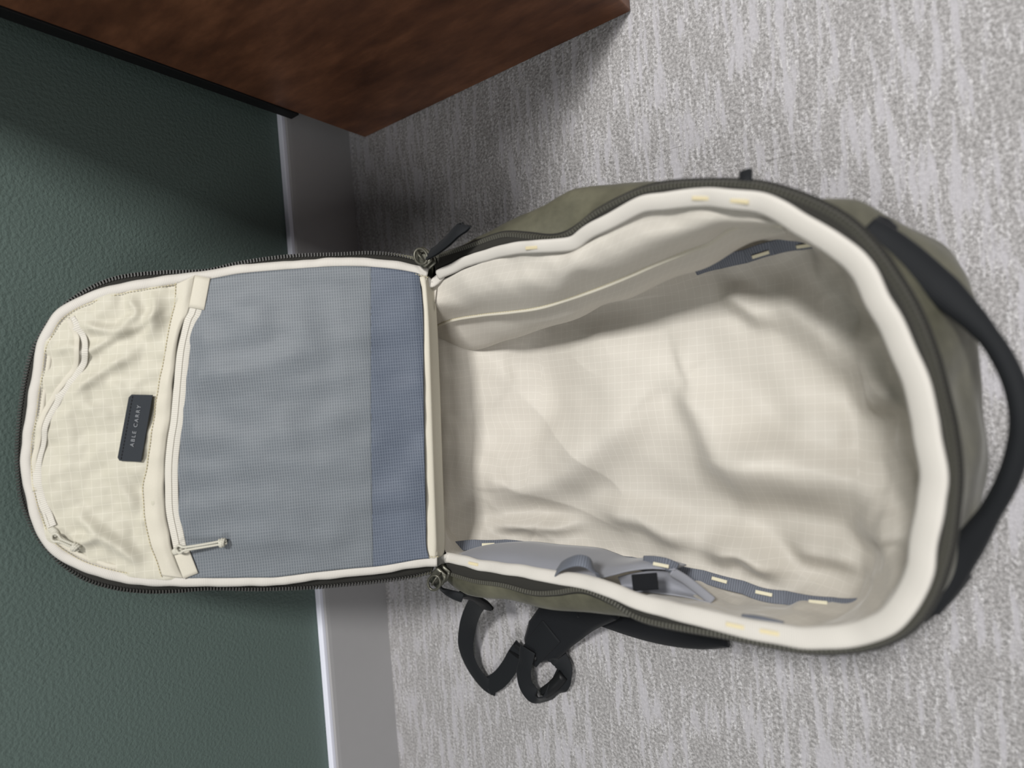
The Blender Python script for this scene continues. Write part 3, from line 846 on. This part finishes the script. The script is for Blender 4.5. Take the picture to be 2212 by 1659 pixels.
col.objects.link(tmp)
dg = bpy.context.evaluated_depsgraph_get()
me = bpy.data.meshes.new_from_object(tmp.evaluated_get(dg))
bpy.data.objects.remove(tmp)
me.name = 'lettering'
a2 = patch_pt(0.56, 0.92)
b2 = patch_pt(0.56, 0.08)
ex = norm(F3(b2[0], b2[1]) - F3(a2[0], a2[1]))
ey = norm(np.cross(N_, ex))
ctr = patch_pt(0.53, 0.47)
o_ = F3(ctr[0], ctr[1], pz + 0.0003)
co = np.array([v.co[:] for v in me.vertices])
wid = co[:, 0].max() - co[:, 0].min()
target_w = 0.62 * np.linalg.norm(b2 - a2) / 0.84
k_ = target_w / wid
for v in me.vertices:
    p = o_ + ex * v.co.x * k_ + ey * v.co.y * k_ * 0.92 + N_ * v.co.z - BP
    v.co = p
me.materials.clear()
me.materials.append(M['lettering'])
lt = bpy.data.objects.new('lettering', me)
col.objects.link(lt)
lt.parent = flap

# cord pulls with sliders on the two pocket zips
def pull(slider, ringc, knot, off0, off1, off2, lift=0.004):
    s0, r0, k0 = np.array(slider), np.array(ringc), np.array(knot)
    # slider body: flat rounded plate
    d2 = norm(r0 - s0)
    path = np.stack([s0 + d2 * x for x in np.linspace(-0.004, 0.006, 8)])
    wsec = [flat(0.0075 * (0.75 + 0.25 * math.sin(math.pi * i / 7)), 0.0030) for i in range(8)]
    fpart('pull_slider', sweep(F3(path[:, 0], path[:, 1], np.full(8, off0)), N_, np.array(wsec)), M['cord'])
    # ring loop and two strands to the knot, one cord
    d = norm(k0 - r0)
    nrm2 = np.array((-d[1], d[0]))
    strands = []
    for sg in (-1, 1):
        w = 0.0019 * sg
        st = [r0 - d * 0.0055 + nrm2 * 0.0005 * sg, r0 - d * 0.003 + nrm2 * w * 1.7, r0 + nrm2 * w * 1.9, r0 + d * 0.004 + nrm2 * w * 0.9,
              (r0 * 2 + k0) / 3 + nrm2 * w * .75, (r0 + 2 * k0) / 3 + nrm2 * w * .75, k0 - d * .002 + nrm2 * w * .8]
        st = np.array(st)
        of = np.linspace(off1, off2, len(st)) + lift * np.sin(np.linspace(0, math.pi, len(st)))
        pp = spath(F3(st[:, 0], st[:, 1], of), 40)
        strands.append(sweep(pp, N_, ell(0.00125, 0.00125, 10)))
    fpart('cord_pull', merge(strands), M['cord'], label='pale elastic cord pull')
    # overhand knot: three wraps round the strands
    wraps = []
    for i, (o1, rr) in enumerate(((-.0022, .0031), (-.0002, .0036), (.0018, .0030))):
        c = F3(*(k0 + d * o1), off2 + .001)
        e1 = F3(*(k0 + nrm2)) - F3(*k0)
        e1 = norm(e1)
        ed = norm(F3(*(k0 + d)) - F3(*k0))
        cc = np.array([c + rr * (math.cos(a) * e1 + math.sin(a) * N_ * 0.85) + ed * 0.0008 * math.sin(a * 1.0 + i) for a in np.linspace(0, 2 * math.pi, 28, endpoint=False)])
        wraps.append(sweep(cc, ed, ell(0.0014, 0.0014, 10), True))
    tipc = F3(*(k0 + d * 0.0032), off2 + .001)
    e1 = norm(F3(*(k0 + nrm2)) - F3(*k0))
    for sg in (-1, 1):
        wraps.append(sweep(np.stack([tipc + e1 * .0012 * sg - N_ * .0 + ed * x for x in np.linspace(-.004, .0012, 6)]), N_, ell(.0012, .0012, 8)))
    fpart('cord_knot', merge(wraps), M['cord'], label='knotted cord end')
pull([(-0.1405, 0.2754)][0], [(-0.1379, 0.2694)][0], [(-0.1359, 0.2292)][0], .0062, .0085, .0125)
pull([(-0.1086, 0.3883)][0], [(-0.115, 0.3841)][0], [(-0.1261, 0.3678)][0], .0045, .0065, .0065, .002)

# ---- zipper sliders where body and flap part
def slider(px, direction, tilt):
    c = np.asarray(px)
    d = norm(direction)
    upv = norm(np.array((0, -0.35, 1.0)))
    sd = norm(np.cross(d, upv))
    upv = norm(np.cross(sd, d))
    parts = []
    def at_(a, b, h):
        return c + (d * a + sd * b + upv * h) * 1.5
    c = c + upv * 0.001
    K = 1.5
    w = [0.0042, 0.0052, 0.0058, 0.0060, 0.0052, 0.0040]
    w = [x * K for x in w]
    pth = np.stack([at_(a, 0, 0) for a in np.linspace(-0.007, 0.007, 6)])
    top = sweep(pth + upv * .0060, upv, np.array([flat(2 * x, 0.0024) for x in w]))
    lowp = sweep(pth - upv * .0026, upv, np.array([flat(2 * x, 0.0020) for x in w]))
    post = box(at_(0.0045, 0, 0.001), (0.0022, 0.0022, 0.0060), np.stack([d, sd, upv]))
    bridge = sweep(spath([at_(-.0055, 0, .005), at_(-.003, 0, .0092), at_(.002, 0, .0096), at_(.0055, 0, .005)], 16), sd, flat(0.0048, 0.0024))
    return merge([top, lowp, post, bridge]), at_
SLD = [(0.1414, -0.3278, 0.172), (-0.2022, -0.3114, 0.172)]
g1, at1 = slider(SLD[0], (0.85, 0.55, 0.05), 0)
s1 = part('zipper_slider', g1, M['metal'], label='gunmetal zipper slider with a black pull at the pocketed side')
ringp = np.array([at1(-0.002 + 0.0062 * math.cos(a), 0.0005 + 0.0046 * math.sin(a), 0.0105) for a in np.linspace(0, 2 * math.pi, 30, endpoint=False)])
part('pull_ring', sweep(ringp, (0, 0, 1), ell(0.0014, 0.0014, 8), True), M['metal'], s1)
pt = spath([(0.1426, -0.3425, 0.184), (0.1436, -0.3597, 0.19), (0.1478, -0.378, 0.194), (0.1539, -0.3919, 0.195), (0.1575, -0.3996, 0.193)], 40)
pt_ret = pt[::-1] + np.array((0.0, 0.0, -0.0032))
loop = np.concatenate([pt, spath([pt[-1], pt[-1] + np.array((0.0012, -0.0005, -0.0016)), pt_ret[0]], 8)[1:-1], pt_ret])
part('pull_tab', sweep(loop, norm(np.array((0.5, -0.25, 0.85))), np.array([[(a, b) for a, b in flat(0.0155, 0.0016)]] * len(loop))), M['black_web'], s1, label='black webbing pull loop')
g2, at2 = slider(SLD[1], (-0.75, 0.62, 0.05), 0)
s2 = part('zipper_slider', g2, M['metal'], label='gunmetal zipper slider at the strap side')
ringp = np.array([at2(0.001 + 0.0062 * math.cos(a), -0.0005 + 0.0046 * math.sin(a), 0.0095) for a in np.linspace(0, 2 * math.pi, 30, endpoint=False)])
part('pull_ring', sweep(ringp, (0, 0, 1), ell(0.0014, 0.0014, 8), True), M['metal'], s2)
pt = spath([(-0.2121, -0.3029, 0.17), (-0.2217, -0.3022, 0.163), (-0.2292, -0.3081, 0.155), (-0.2347, -0.3186, 0.148)], 30)
part('pull_tab', sweep(pt, (0.2, 0.3, 1), flat(0.011, 0.003)), M['black_web'], s2, label='black webbing pull')

for pts in ([(0.1211, -0.3201, 0.168), (0.1167, -0.3237, 0.165), (0.1188, -0.3304, 0.163), (0.1238, -0.3415, 0.164)], [(-0.1874, -0.2992, 0.17), (-0.1898, -0.3039, 0.167), (-0.1867, -0.311, 0.166), (-0.1838, -0.3205, 0.167)]):
    part('hinge_tape', sweep(spath(pts, 20), (0, -.2, 1), flat(0.0095, 0.0030, 0.5)), M['binding'])
# ---- cream side pocket hanging inside the right wall
PA = spath([(0.1173, -0.324, 0.158), (0.1234, -0.388, 0.168), (0.1243, -0.4286, 0.171), (0.1215, -0.4645, 0.173), (0.1156, -0.5083, 0.172), (0.1261, -0.5525, 0.18), (0.1296, -0.5809, 0.184), (0.1278, -0.6061, 0.185), (0.1228, -0.6291, 0.186), (0.1159, -0.6516, 0.186), (0.1074, -0.6705, 0.186), (0.098, -0.6856, 0.182)], 150)
PH = spath([(0.0737, -0.2692, 0.118), (0.0802, -0.3092, 0.122), (0.0799, -0.3586, 0.126), (0.0775, -0.401, 0.128), (0.0764, -0.4397, 0.13), (0.0798, -0.476, 0.132), (0.0843, -0.5099, 0.134), (0.09, -0.542, 0.136), (0.0959, -0.5719, 0.139), (0.1003, -0.5996, 0.142), (0.1029, -0.62, 0.146), (0.1091, -0.6407, 0.155), (0.1079, -0.6617, 0.164), (0.0993, -0.6828, 0.174)], 150)
PL = spath([(0.0592, -0.215, 0.062), (0.0505, -0.2403, 0.062), (0.0471, -0.2936, 0.066), (0.0537, -0.3555, 0.07), (0.0592, -0.4005, 0.074), (0.0664, -0.4417, 0.077), (0.0773, -0.4975, 0.08), (0.0854, -0.5401, 0.084), (0.0884, -0.5565, 0.086), (0.0909, -0.579, 0.088), (0.0959, -0.6084, 0.092), (0.0999, -0.6259, 0.096), (0.1063, -0.6516, 0.11), (0.0995, -0.6822, 0.168)], 150)
midA = PA * .5 + PH * .5 + np.array((-.004, -.004, .012))
rowsA = np.stack([PA, midA, PH])
sa = np.stack([spath(rowsA[:, j], 46) for j in range(150)], 1)
w_ = noise3(sa * np.array((1, 1, .4)), 30, 3.3) * 0.011 + noise3(sa, 60, 8.8) * 0.002
fa = np.sin(np.linspace(0, math.pi, 46))[:, None] ** 0.6
sa[..., 2] += w_ * fa
sa[..., 0] += 0.5 * w_ * fa
PHu = PH + np.array((0.002, 0.001, -.002))
midB = PH * .5 + PL * .5 + np.array((-.006, -.002, .0))
sb = np.stack([spath(np.stack([PHu[j], midB[j], PL[j], PL[j] + np.array((.03, .0, -.012))]), 34) for j in range(150)], 1)
w_ = noise3(sb * np.array((1, 1, .4)), 24, 5.3) * 0.005
sb[..., 0] += w_ * np.sin(np.linspace(0, math.pi, 34))[:, None]
def pocket_uv(V):
    a = np.concatenate([np.zeros((V.shape[0], 1)), np.cumsum(np.linalg.norm(np.diff(V, axis=1), axis=2), axis=1)], 1)
    b = np.concatenate([np.zeros((1, V.shape[1])), np.cumsum(np.linalg.norm(np.diff(V, axis=0), axis=2), axis=0)], 0)
    return np.stack([a, b], -1).reshape(-1, 2)
v, f = thick_grid(sa, 0.0009)
u = pocket_uv(sa)
pocket = part('side_pocket', (v, f, np.concatenate([u, u])), M['liner'], label='loose cream ripstop pocket along the right inner wall')
v, f = thick_grid(sb, 0.0009)
u = pocket_uv(sb)
part('pocket_gusset', (v, f, np.concatenate([u, u])), M['liner'], pocket, label='cream lower fold of the pocket')
part('pocket_hem', sweep(PH + np.array((-.0006, 0, .0006)), (0, -.3, 1), flat(0.0052, 0.0022)), M['cream_plain'], pocket, label='stitched hem of the pocket')
stitches('hem_stitching', PH + np.array((-.0004, -.0006, .0019)), 0, 0.0034, 0.0022, 0.00028, M['thread'], pocket, np.array((0, -.3, 1)))
f2 = np.stack([spath([(0.0888, -0.5555, 0.088), (0.0994, -0.5909, 0.108), (0.1076, -0.6198, 0.125), (0.1144, -0.65, 0.15)], 60), spath([(0.0906, -0.5748, 0.09), (0.0965, -0.611, 0.1), (0.1051, -0.6408, 0.112), (0.1098, -0.6732, 0.125)], 60)])
f2 = np.stack([spath(np.stack([f2[0, j], (f2[0, j] + f2[1, j]) / 2 + np.array((-.002, 0, .006)), f2[1, j]]), 14) for j in range(60)], 1)
v, f = thick_grid(f2, 0.0009)
u = pocket_uv(f2)
part('pocket_fold', (v, f, np.concatenate([u, u])), M['liner'], pocket, label='cream inner fold at the pocket mouth')

# ---- grey stretch pocket inside the left wall
GA = spath([(-0.1859, -0.3239, 0.162), (-0.186, -0.3758, 0.165), (-0.1851, -0.4156, 0.168), (-0.1849, -0.4521, 0.17), (-0.1847, -0.4843, 0.17), (-0.1835, -0.5025, 0.166), (-0.1839, -0.5117, 0.15), (-0.1829, -0.5211, 0.138), (-0.1823, -0.5375, 0.126), (-0.1836, -0.5575, 0.118)], 120)
GB = spath([(-0.1933, -0.3001, 0.13), (-0.1859, -0.3202, 0.122), (-0.1805, -0.348, 0.116), (-0.1783, -0.3758, 0.112), (-0.1787, -0.4138, 0.11), (-0.1782, -0.4577, 0.108), (-0.1814, -0.4768, 0.108), (-0.1846, -0.4906, 0.108), (-0.1841, -0.5068, 0.108), (-0.1804, -0.5265, 0.11), (-0.182, -0.5463, 0.112), (-0.1831, -0.5573, 0.114)], 120)
gm = GA * .5 + GB * .5
bw = np.sin(np.linspace(0, math.pi, 120))[:, None] ** .7
gs = np.stack([spath(np.stack([GA[j], gm[j] + np.array((.004, 0, .008)) * bw[j], GB[j], GB[j] + np.array((-.006, .002, -.03))]), 30) for j in range(120)], 1)
w_ = noise3(gs, 30, 2.1) * 0.002
gs[..., 2] += w_ * np.sin(np.linspace(0, math.pi, 30))[:, None]
v, f = thick_grid(gs, -0.0012)
sp = part('stretch_pocket', (v, f), M['grey_stretch'], label='blue-grey stretch pocket along the left inner wall')
GC = spath([(-0.1931, -0.5048, 0.13), (-0.1895, -0.5172, 0.125), (-0.1874, -0.5342, 0.115), (-0.1902, -0.5501, 0.105), (-0.203, -0.5661, 0.095), (-0.2168, -0.5791, 0.09)], 60)
GD = spath([(-0.2005, -0.5042, 0.135), (-0.2037, -0.5183, 0.13), (-0.2063, -0.5347, 0.12), (-0.2086, -0.5495, 0.112), (-0.2113, -0.5645, 0.105), (-0.215, -0.5799, 0.1)], 60)
gk = np.stack([spath(np.stack([GC[j], (GC[j] + GD[j]) / 2 + np.array((-.006, 0, -.008)), GD[j]]), 16) for j in range(60)], 1)
v, f = thick_grid(gk, -0.001)
part('pocket_back', (v, f), M['grey_stretch'], sp, label='grey inner side of the pocket')
gl = spath([(-0.1845, -0.5539, 0.118), (-0.1934, -0.5634, 0.11), (-0.2042, -0.5731, 0.103), (-0.2148, -0.5824, 0.097)], 40)
part('pocket_edge', sweep(gl, (0.3, 0, 1), ell(.0045, .0018, 10)), M['grey_stretch'], sp)
bq = spath([(-0.1876, -0.5305, 0.152), (-0.1863, -0.5409, 0.149), (-0.1849, -0.5524, 0.146)], 8)
part('black_patch', sweep(bq, norm(np.array((.45, 0, 1))), flat(.0145, .0024)), M['black_pad'], sp, smooth=False, label='black square patch in the pocket mouth')
lp = spath([(-0.183, -0.4602, 0.17), (-0.1714, -0.4736, 0.18), (-0.1632, -0.4894, 0.186), (-0.1612, -0.4991, 0.186), (-0.1653, -0.5048, 0.181), (-0.1793, -0.504, 0.168)], 50)
part('webbing_loop', sweep(lp, norm(np.array((0.75, -0.1, 0.65))), flat(0.0115, 0.0018)), M['slate_web'], sp, label='slate webbing pull loop')
tb = spath([(-0.1798, -0.5259, 0.114), (-0.1776, -0.5386, 0.118), (-0.1781, -0.5503, 0.119), (-0.183, -0.5578, 0.114)], 24)
part('webbing_tab', sweep(tb, norm(np.array((.3, -.2, 1))), flat(0.011, 0.003)), M['slate_web'], sp, label='slate webbing tab')

# ---- daisy chains
def bar(name, px, d, z_up, size, parent, mat):
    c = np.array(px)
    d = norm(np.asarray(d))
    up = norm(np.asarray(z_up))
    sd = norm(np.cross(d, up))
    return bevel(part(name, box(c, size, np.stack([d, sd, norm(np.cross(sd, d))])), mat, parent, smooth=False), 0.0004)
dc = spath([(-0.1892, -0.271, 0.13), (-0.1865, -0.2948, 0.115), (-0.1879, -0.3152, 0.1), (-0.192, -0.3478, 0.075), (-0.2002, -0.3877, 0.058), (-0.2025, -0.4463, 0.054), (-0.2035, -0.502, 0.055), (-0.2051, -0.5343, 0.056), (-0.2084, -0.5674, 0.056), (-0.2121, -0.5956, 0.057), (-0.216, -0.6185, 0.058), (-0.216, -0.6431, 0.06), (-0.2161, -0.665, 0.061), (-0.214, -0.6848, 0.064), (-0.2083, -0.7049, 0.07)], 260)
k = np.arange(260)
dc[:, 2] += 0.0022 * np.abs(np.sin(k * math.pi / 22.0))
c1 = part('daisy_chain', sweep(dc, norm(np.array((.55, 0, 1))), flat(0.0125, 0.0018)), M['slate_web'], label='slate webbing daisy chain along the left floor edge')
for px in [(-0.1863, -0.3241, 0.103), (-0.179, -0.5461, 0.122), (-0.2079, -0.5784, 0.0605), (-0.2143, -0.6197, 0.0625), (-0.2146, -0.6658, 0.065)]:
    i = int(np.argmin(np.linalg.norm(dc[:, :2] - np.array(px)[:2], axis=1)))
    i = min(max(i, 1), 258)
    hp = np.array(px)
    bar('bartack', hp + np.array((.0006, 0, .0003)), dc[i + 1] - dc[i - 1], (.55, 0, 1), (.0075, .0016, .0007), c1, M['bartack'])
dr = spath([(0.0983, -0.5768, 0.056), (0.1002, -0.5955, 0.057), (0.1008, -0.6155, 0.058), (0.1017, -0.6305, 0.059), (0.1039, -0.6488, 0.06), (0.1041, -0.6671, 0.062), (0.1026, -0.683, 0.064), (0.1011, -0.6974, 0.07)], 120)
dr[:, 2] += 0.0022 * np.abs(np.sin(np.arange(120) * math.pi / 24.0))
c2 = part('daisy_chain', sweep(dr, norm(np.array((-.55, 0, 1))), flat(0.0135, 0.0018)), M['slate_web'], label='slate webbing daisy chain along the right floor edge')
for px in [(0.1001, -0.6407, 0.0625), (0.1002, -0.6779, 0.0655)]:
    i = min(max(int(np.argmin(np.linalg.norm(dr[:, :2] - np.array(px)[:2], axis=1))), 1), 118)
    bar('bartack', np.array(px) + np.array((-.0006, 0, .0006)), dr[i + 1] - dr[i - 1], (-.55, 0, 1), (.0075, .0016, .0007), c2, M['bartack'])

stitches('binding_stitching', rb[6:-6] + rup[6:-6] * 0.0026 + rdir[6:-6] * 0.0030, 0, 0.0030, 0.0019, 0.00025, M['thread'], binding, np.array((0, 0, 1.0)))
# tan bartacks through the rim binding
for px in [(0.128, -0.4693, 0.182), (0.1259, -0.6326, 0.1955), (0.1168, -0.6621, 0.1975), (-0.1924, -0.6324, 0.1935), (-0.1931, -0.6582, 0.1945), (-0.1798, -0.3592, 0.173)]:
    i = int(np.argmin(np.linalg.norm(ropen[:, :2] - np.array(px)[:2], axis=1)))
    i = min(max(i, 1), NP - 2)
    c = rb[i] + rup[i] * 0.0027
    bar('bartack', c, ropen[i + 1] - ropen[i - 1], rup[i], (.0068, .0015, .0006), binding, M['tan_tack'])
dk = spath([(-0.1949, -0.6314, 0.172), (-0.1933, -0.6446, 0.174), (-0.1946, -0.6616, 0.174)], 20)
part('webbing_stub', sweep(dk, norm(np.array((.5, 0, 1))), flat(0.006, 0.002)), M['slate_web'], label='dark webbing stub under the rim')

# ---- grab handle on the top end
hd = spath([(0.0823, -0.7335, 0.178), (0.0743, -0.7426, 0.178), (0.06, -0.7555, 0.175), (0.0424, -0.7689, 0.172), (0.0266, -0.7802, 0.172), (0.0139, -0.7885, 0.174), (-0.0026, -0.7968, 0.178), (-0.0224, -0.8028, 0.182), (-0.0428, -0.8047, 0.184), (-0.0607, -0.8025, 0.182), (-0.0808, -0.7969, 0.178), (-0.0984, -0.7896, 0.172), (-0.1169, -0.7805, 0.165), (-0.1336, -0.772, 0.158), (-0.155, -0.7621, 0.152), (-0.1749, -0.7492, 0.15)], 120)
u = np.linspace(0, 1, 120)
wv = np.where(u < .2, .0105, np.where(u < .33, .0105 - (u - .2) / .13 * .0045, np.where(u < .72, .006, np.where(u < .82, .006 + (u - .72) / .10 * .0035, .0095))))
hs = np.array([ell(w, .0050 + .1 * w, 14) for w in wv])
hdl = part('grab_handle', sweep(hd, (0, -.3, 1), hs), M['black_web'], label='black padded grab handle on the top end')
anch = spath([(0.096, -0.7236, 0.155), (0.0876, -0.7312, 0.168), (0.0783, -0.7393, 0.176)], 20)
part('handle_anchor', sweep(anch, norm(np.array((.6, -.3, .8))), np.array([flat(.030 + .004 * math.sin(i / 19 * math.pi), .005) for i in range(20)])), M['black_pad'], hdl)
anch = spath([(-0.1494, -0.7662, 0.145), (-0.1706, -0.7532, 0.142), (-0.1827, -0.7419, 0.145)], 20)
part('handle_anchor', sweep(anch, norm(np.array((-.6, -.3, .8))), np.array([flat(.026, .005)] * 20)), M['black_pad'], hdl)

# black side loop
tg = np.array([(0.1276, -0.6638, 0.19), (0.1328, -0.6642, 0.19), (0.1399, -0.6637, 0.186)])
part('side_loop', sweep(spath(tg, 12), norm(np.array((.5, 0, .9))), flat(.0092, .004)), M['black_web'], label='small black webbing loop on the right side')

# ---- shoulder strap and its webbing on the carpet
sc = spath([(-0.2421, -0.4407, 0.05), (-0.2718, -0.3962, 0.03), (-0.3036, -0.3582, 0.018), (-0.3293, -0.3322, 0.014), (-0.3502, -0.31, 0.012)], 60)
wS = np.concatenate([np.linspace(.066, .064, 30), np.linspace(.064, .058, 20), np.linspace(.058, .036, 10)])
strap = part('shoulder_strap', sweep(sc, (0, 0, 1), np.array([flat(w, .011, .4) for w in wS])), M['black_pad'], label='black padded shoulder strap lying on the carpet')
band = spath([(-0.2814, -0.3953, 0.03), (-0.2868, -0.4411, 0.024), (-0.2906, -0.4904, 0.02), (-0.2898, -0.5326, 0.02), (-0.2815, -0.5707, 0.03)], 60)
part('strap_edge', sweep(band, norm(np.array((-.5, 0, 1))), np.array([flat(.012 + .022 * math.sin(math.pi * i / 59), .010) for i in range(60)])), M['black_pad'], strap, label='edge of the strap under the bag')
tk = spath([(-0.3137, -0.3487, 0.022), (-0.3313, -0.3317, 0.02), (-0.347, -0.3166, 0.018), (-0.3607, -0.3043, 0.016)], 24)
part('strap_patch', sweep(tk, (0, 0, 1), np.array([flat(.034 - .0002 * i, .003) for i in range(24)])), M['black_web'], strap, label='woven black reinforcement at the strap end')
# webbing from the bag's lower corner down and back up to the strap end
def ribbon(name, pts, ups, w, mat, n=90, t=.0016, **kw):
    p = spath(pts, n)
    U = norm(spath(ups, n))
    return part(name, sweep(p, U, flat(w, t)), mat, strap, **kw)
ribbon('strap_webbing', [(-0.259, -0.2912, 0.085), (-0.29, -0.2533, 0.06), (-0.3255, -0.2227, 0.04), (-0.3623, -0.2051, 0.028), (-0.3925, -0.2053, 0.018), (-0.4153, -0.2184, 0.01), (-0.422, -0.2361, 0.006)],
       [(-.2, .3, 1), (-.3, .3, 1), (-.6, .3, .8), (-.85, .1, .6), (-.5, -.1, .9), (0, 0, 1), (0, 0, 1)], .0235, M['black_web'], label='black strap webbing looping down from the bag')
ribbon('strap_webbing', [(-0.4221, -0.2211, 0.008), (-0.405, -0.2458, 0.01), (-0.3839, -0.2662, 0.013), (-0.3643, -0.2813, 0.016), (-0.3479, -0.2951, 0.016)],
       [(0, 0, 1), (0, 0, 1), (0, 0, 1), (0, 0, 1), (0, 0, 1)], .024, M['black_web'], 60, label='black strap webbing folding back to the strap end')
ribbon('strap_tail', [(-0.3441, -0.31, 0.024), (-0.366, -0.3035, 0.024), (-0.3849, -0.2987, 0.022), (-0.4019, -0.3017, 0.018), (-0.4117, -0.312, 0.015), (-0.4086, -0.3261, 0.014), (-0.3972, -0.3385, 0.014), (-0.3823, -0.3511, 0.014), (-0.3668, -0.3573, 0.014), (-0.3547, -0.3537, 0.014), (-0.3474, -0.3432, 0.014), (-0.3455, -0.3321, 0.014)],
       [(0, 0, 1), (0, 0, 1), (-.1, .1, 1), (-.45, .3, .8), (-.6, -.1, .45), (-.3, -.7, .25), (.2, -.8, .2), (.5, -.7, .2), (.6, -.6, .2), (.5, .0, .2), (.3, .5, .2), (0, .6, .2)], 0.0235, M['black_web'], 120, label='curled loose webbing tail')
kp = spath([(-0.4007, -0.3253, 0.016), (-0.3899, -0.3383, 0.017), (-0.3782, -0.35, 0.016), (-0.3709, -0.3561, 0.016)], 16)
part('webbing_keeper', sweep(kp, (0, 0, 1), np.array([flat(.014, .012)] * 16)), M['black_plastic'], strap, label='black elastic keeper on the webbing end')
ll = np.array([(-0.353, -0.2862, 0.017), (-0.3571, -0.3001, 0.018)])
part('ladder_lock', merge([sweep(spath([(-0.3455, -0.2846, 0.018), (-0.3494, -0.2978, 0.02), (-0.3541, -0.3107, 0.02), (-0.3579, -0.3192, 0.018)], 16), (0, 0, 1), flat(.007, .005)), sweep(spath([(-0.3571, -0.2743, 0.016), (-0.3609, -0.2877, 0.018), (-0.3655, -0.3008, 0.018), (-0.3681, -0.3095, 0.016)], 16), (0, 0, 1), flat(.004, .004))]), M['black_plastic'], strap, label='black ladder-lock buckle')
bk = spath([(-0.2425, -0.2933, 0.12), (-0.2516, -0.2954, 0.105), (-0.2624, -0.2949, 0.09), (-0.2728, -0.2946, 0.08)], 16)
part('corner_buckle', sweep(bk, (0, 0, 1), flat(.020, .007)), M['black_plastic'], strap, label='black plastic buckle at the lower corner of the bag')
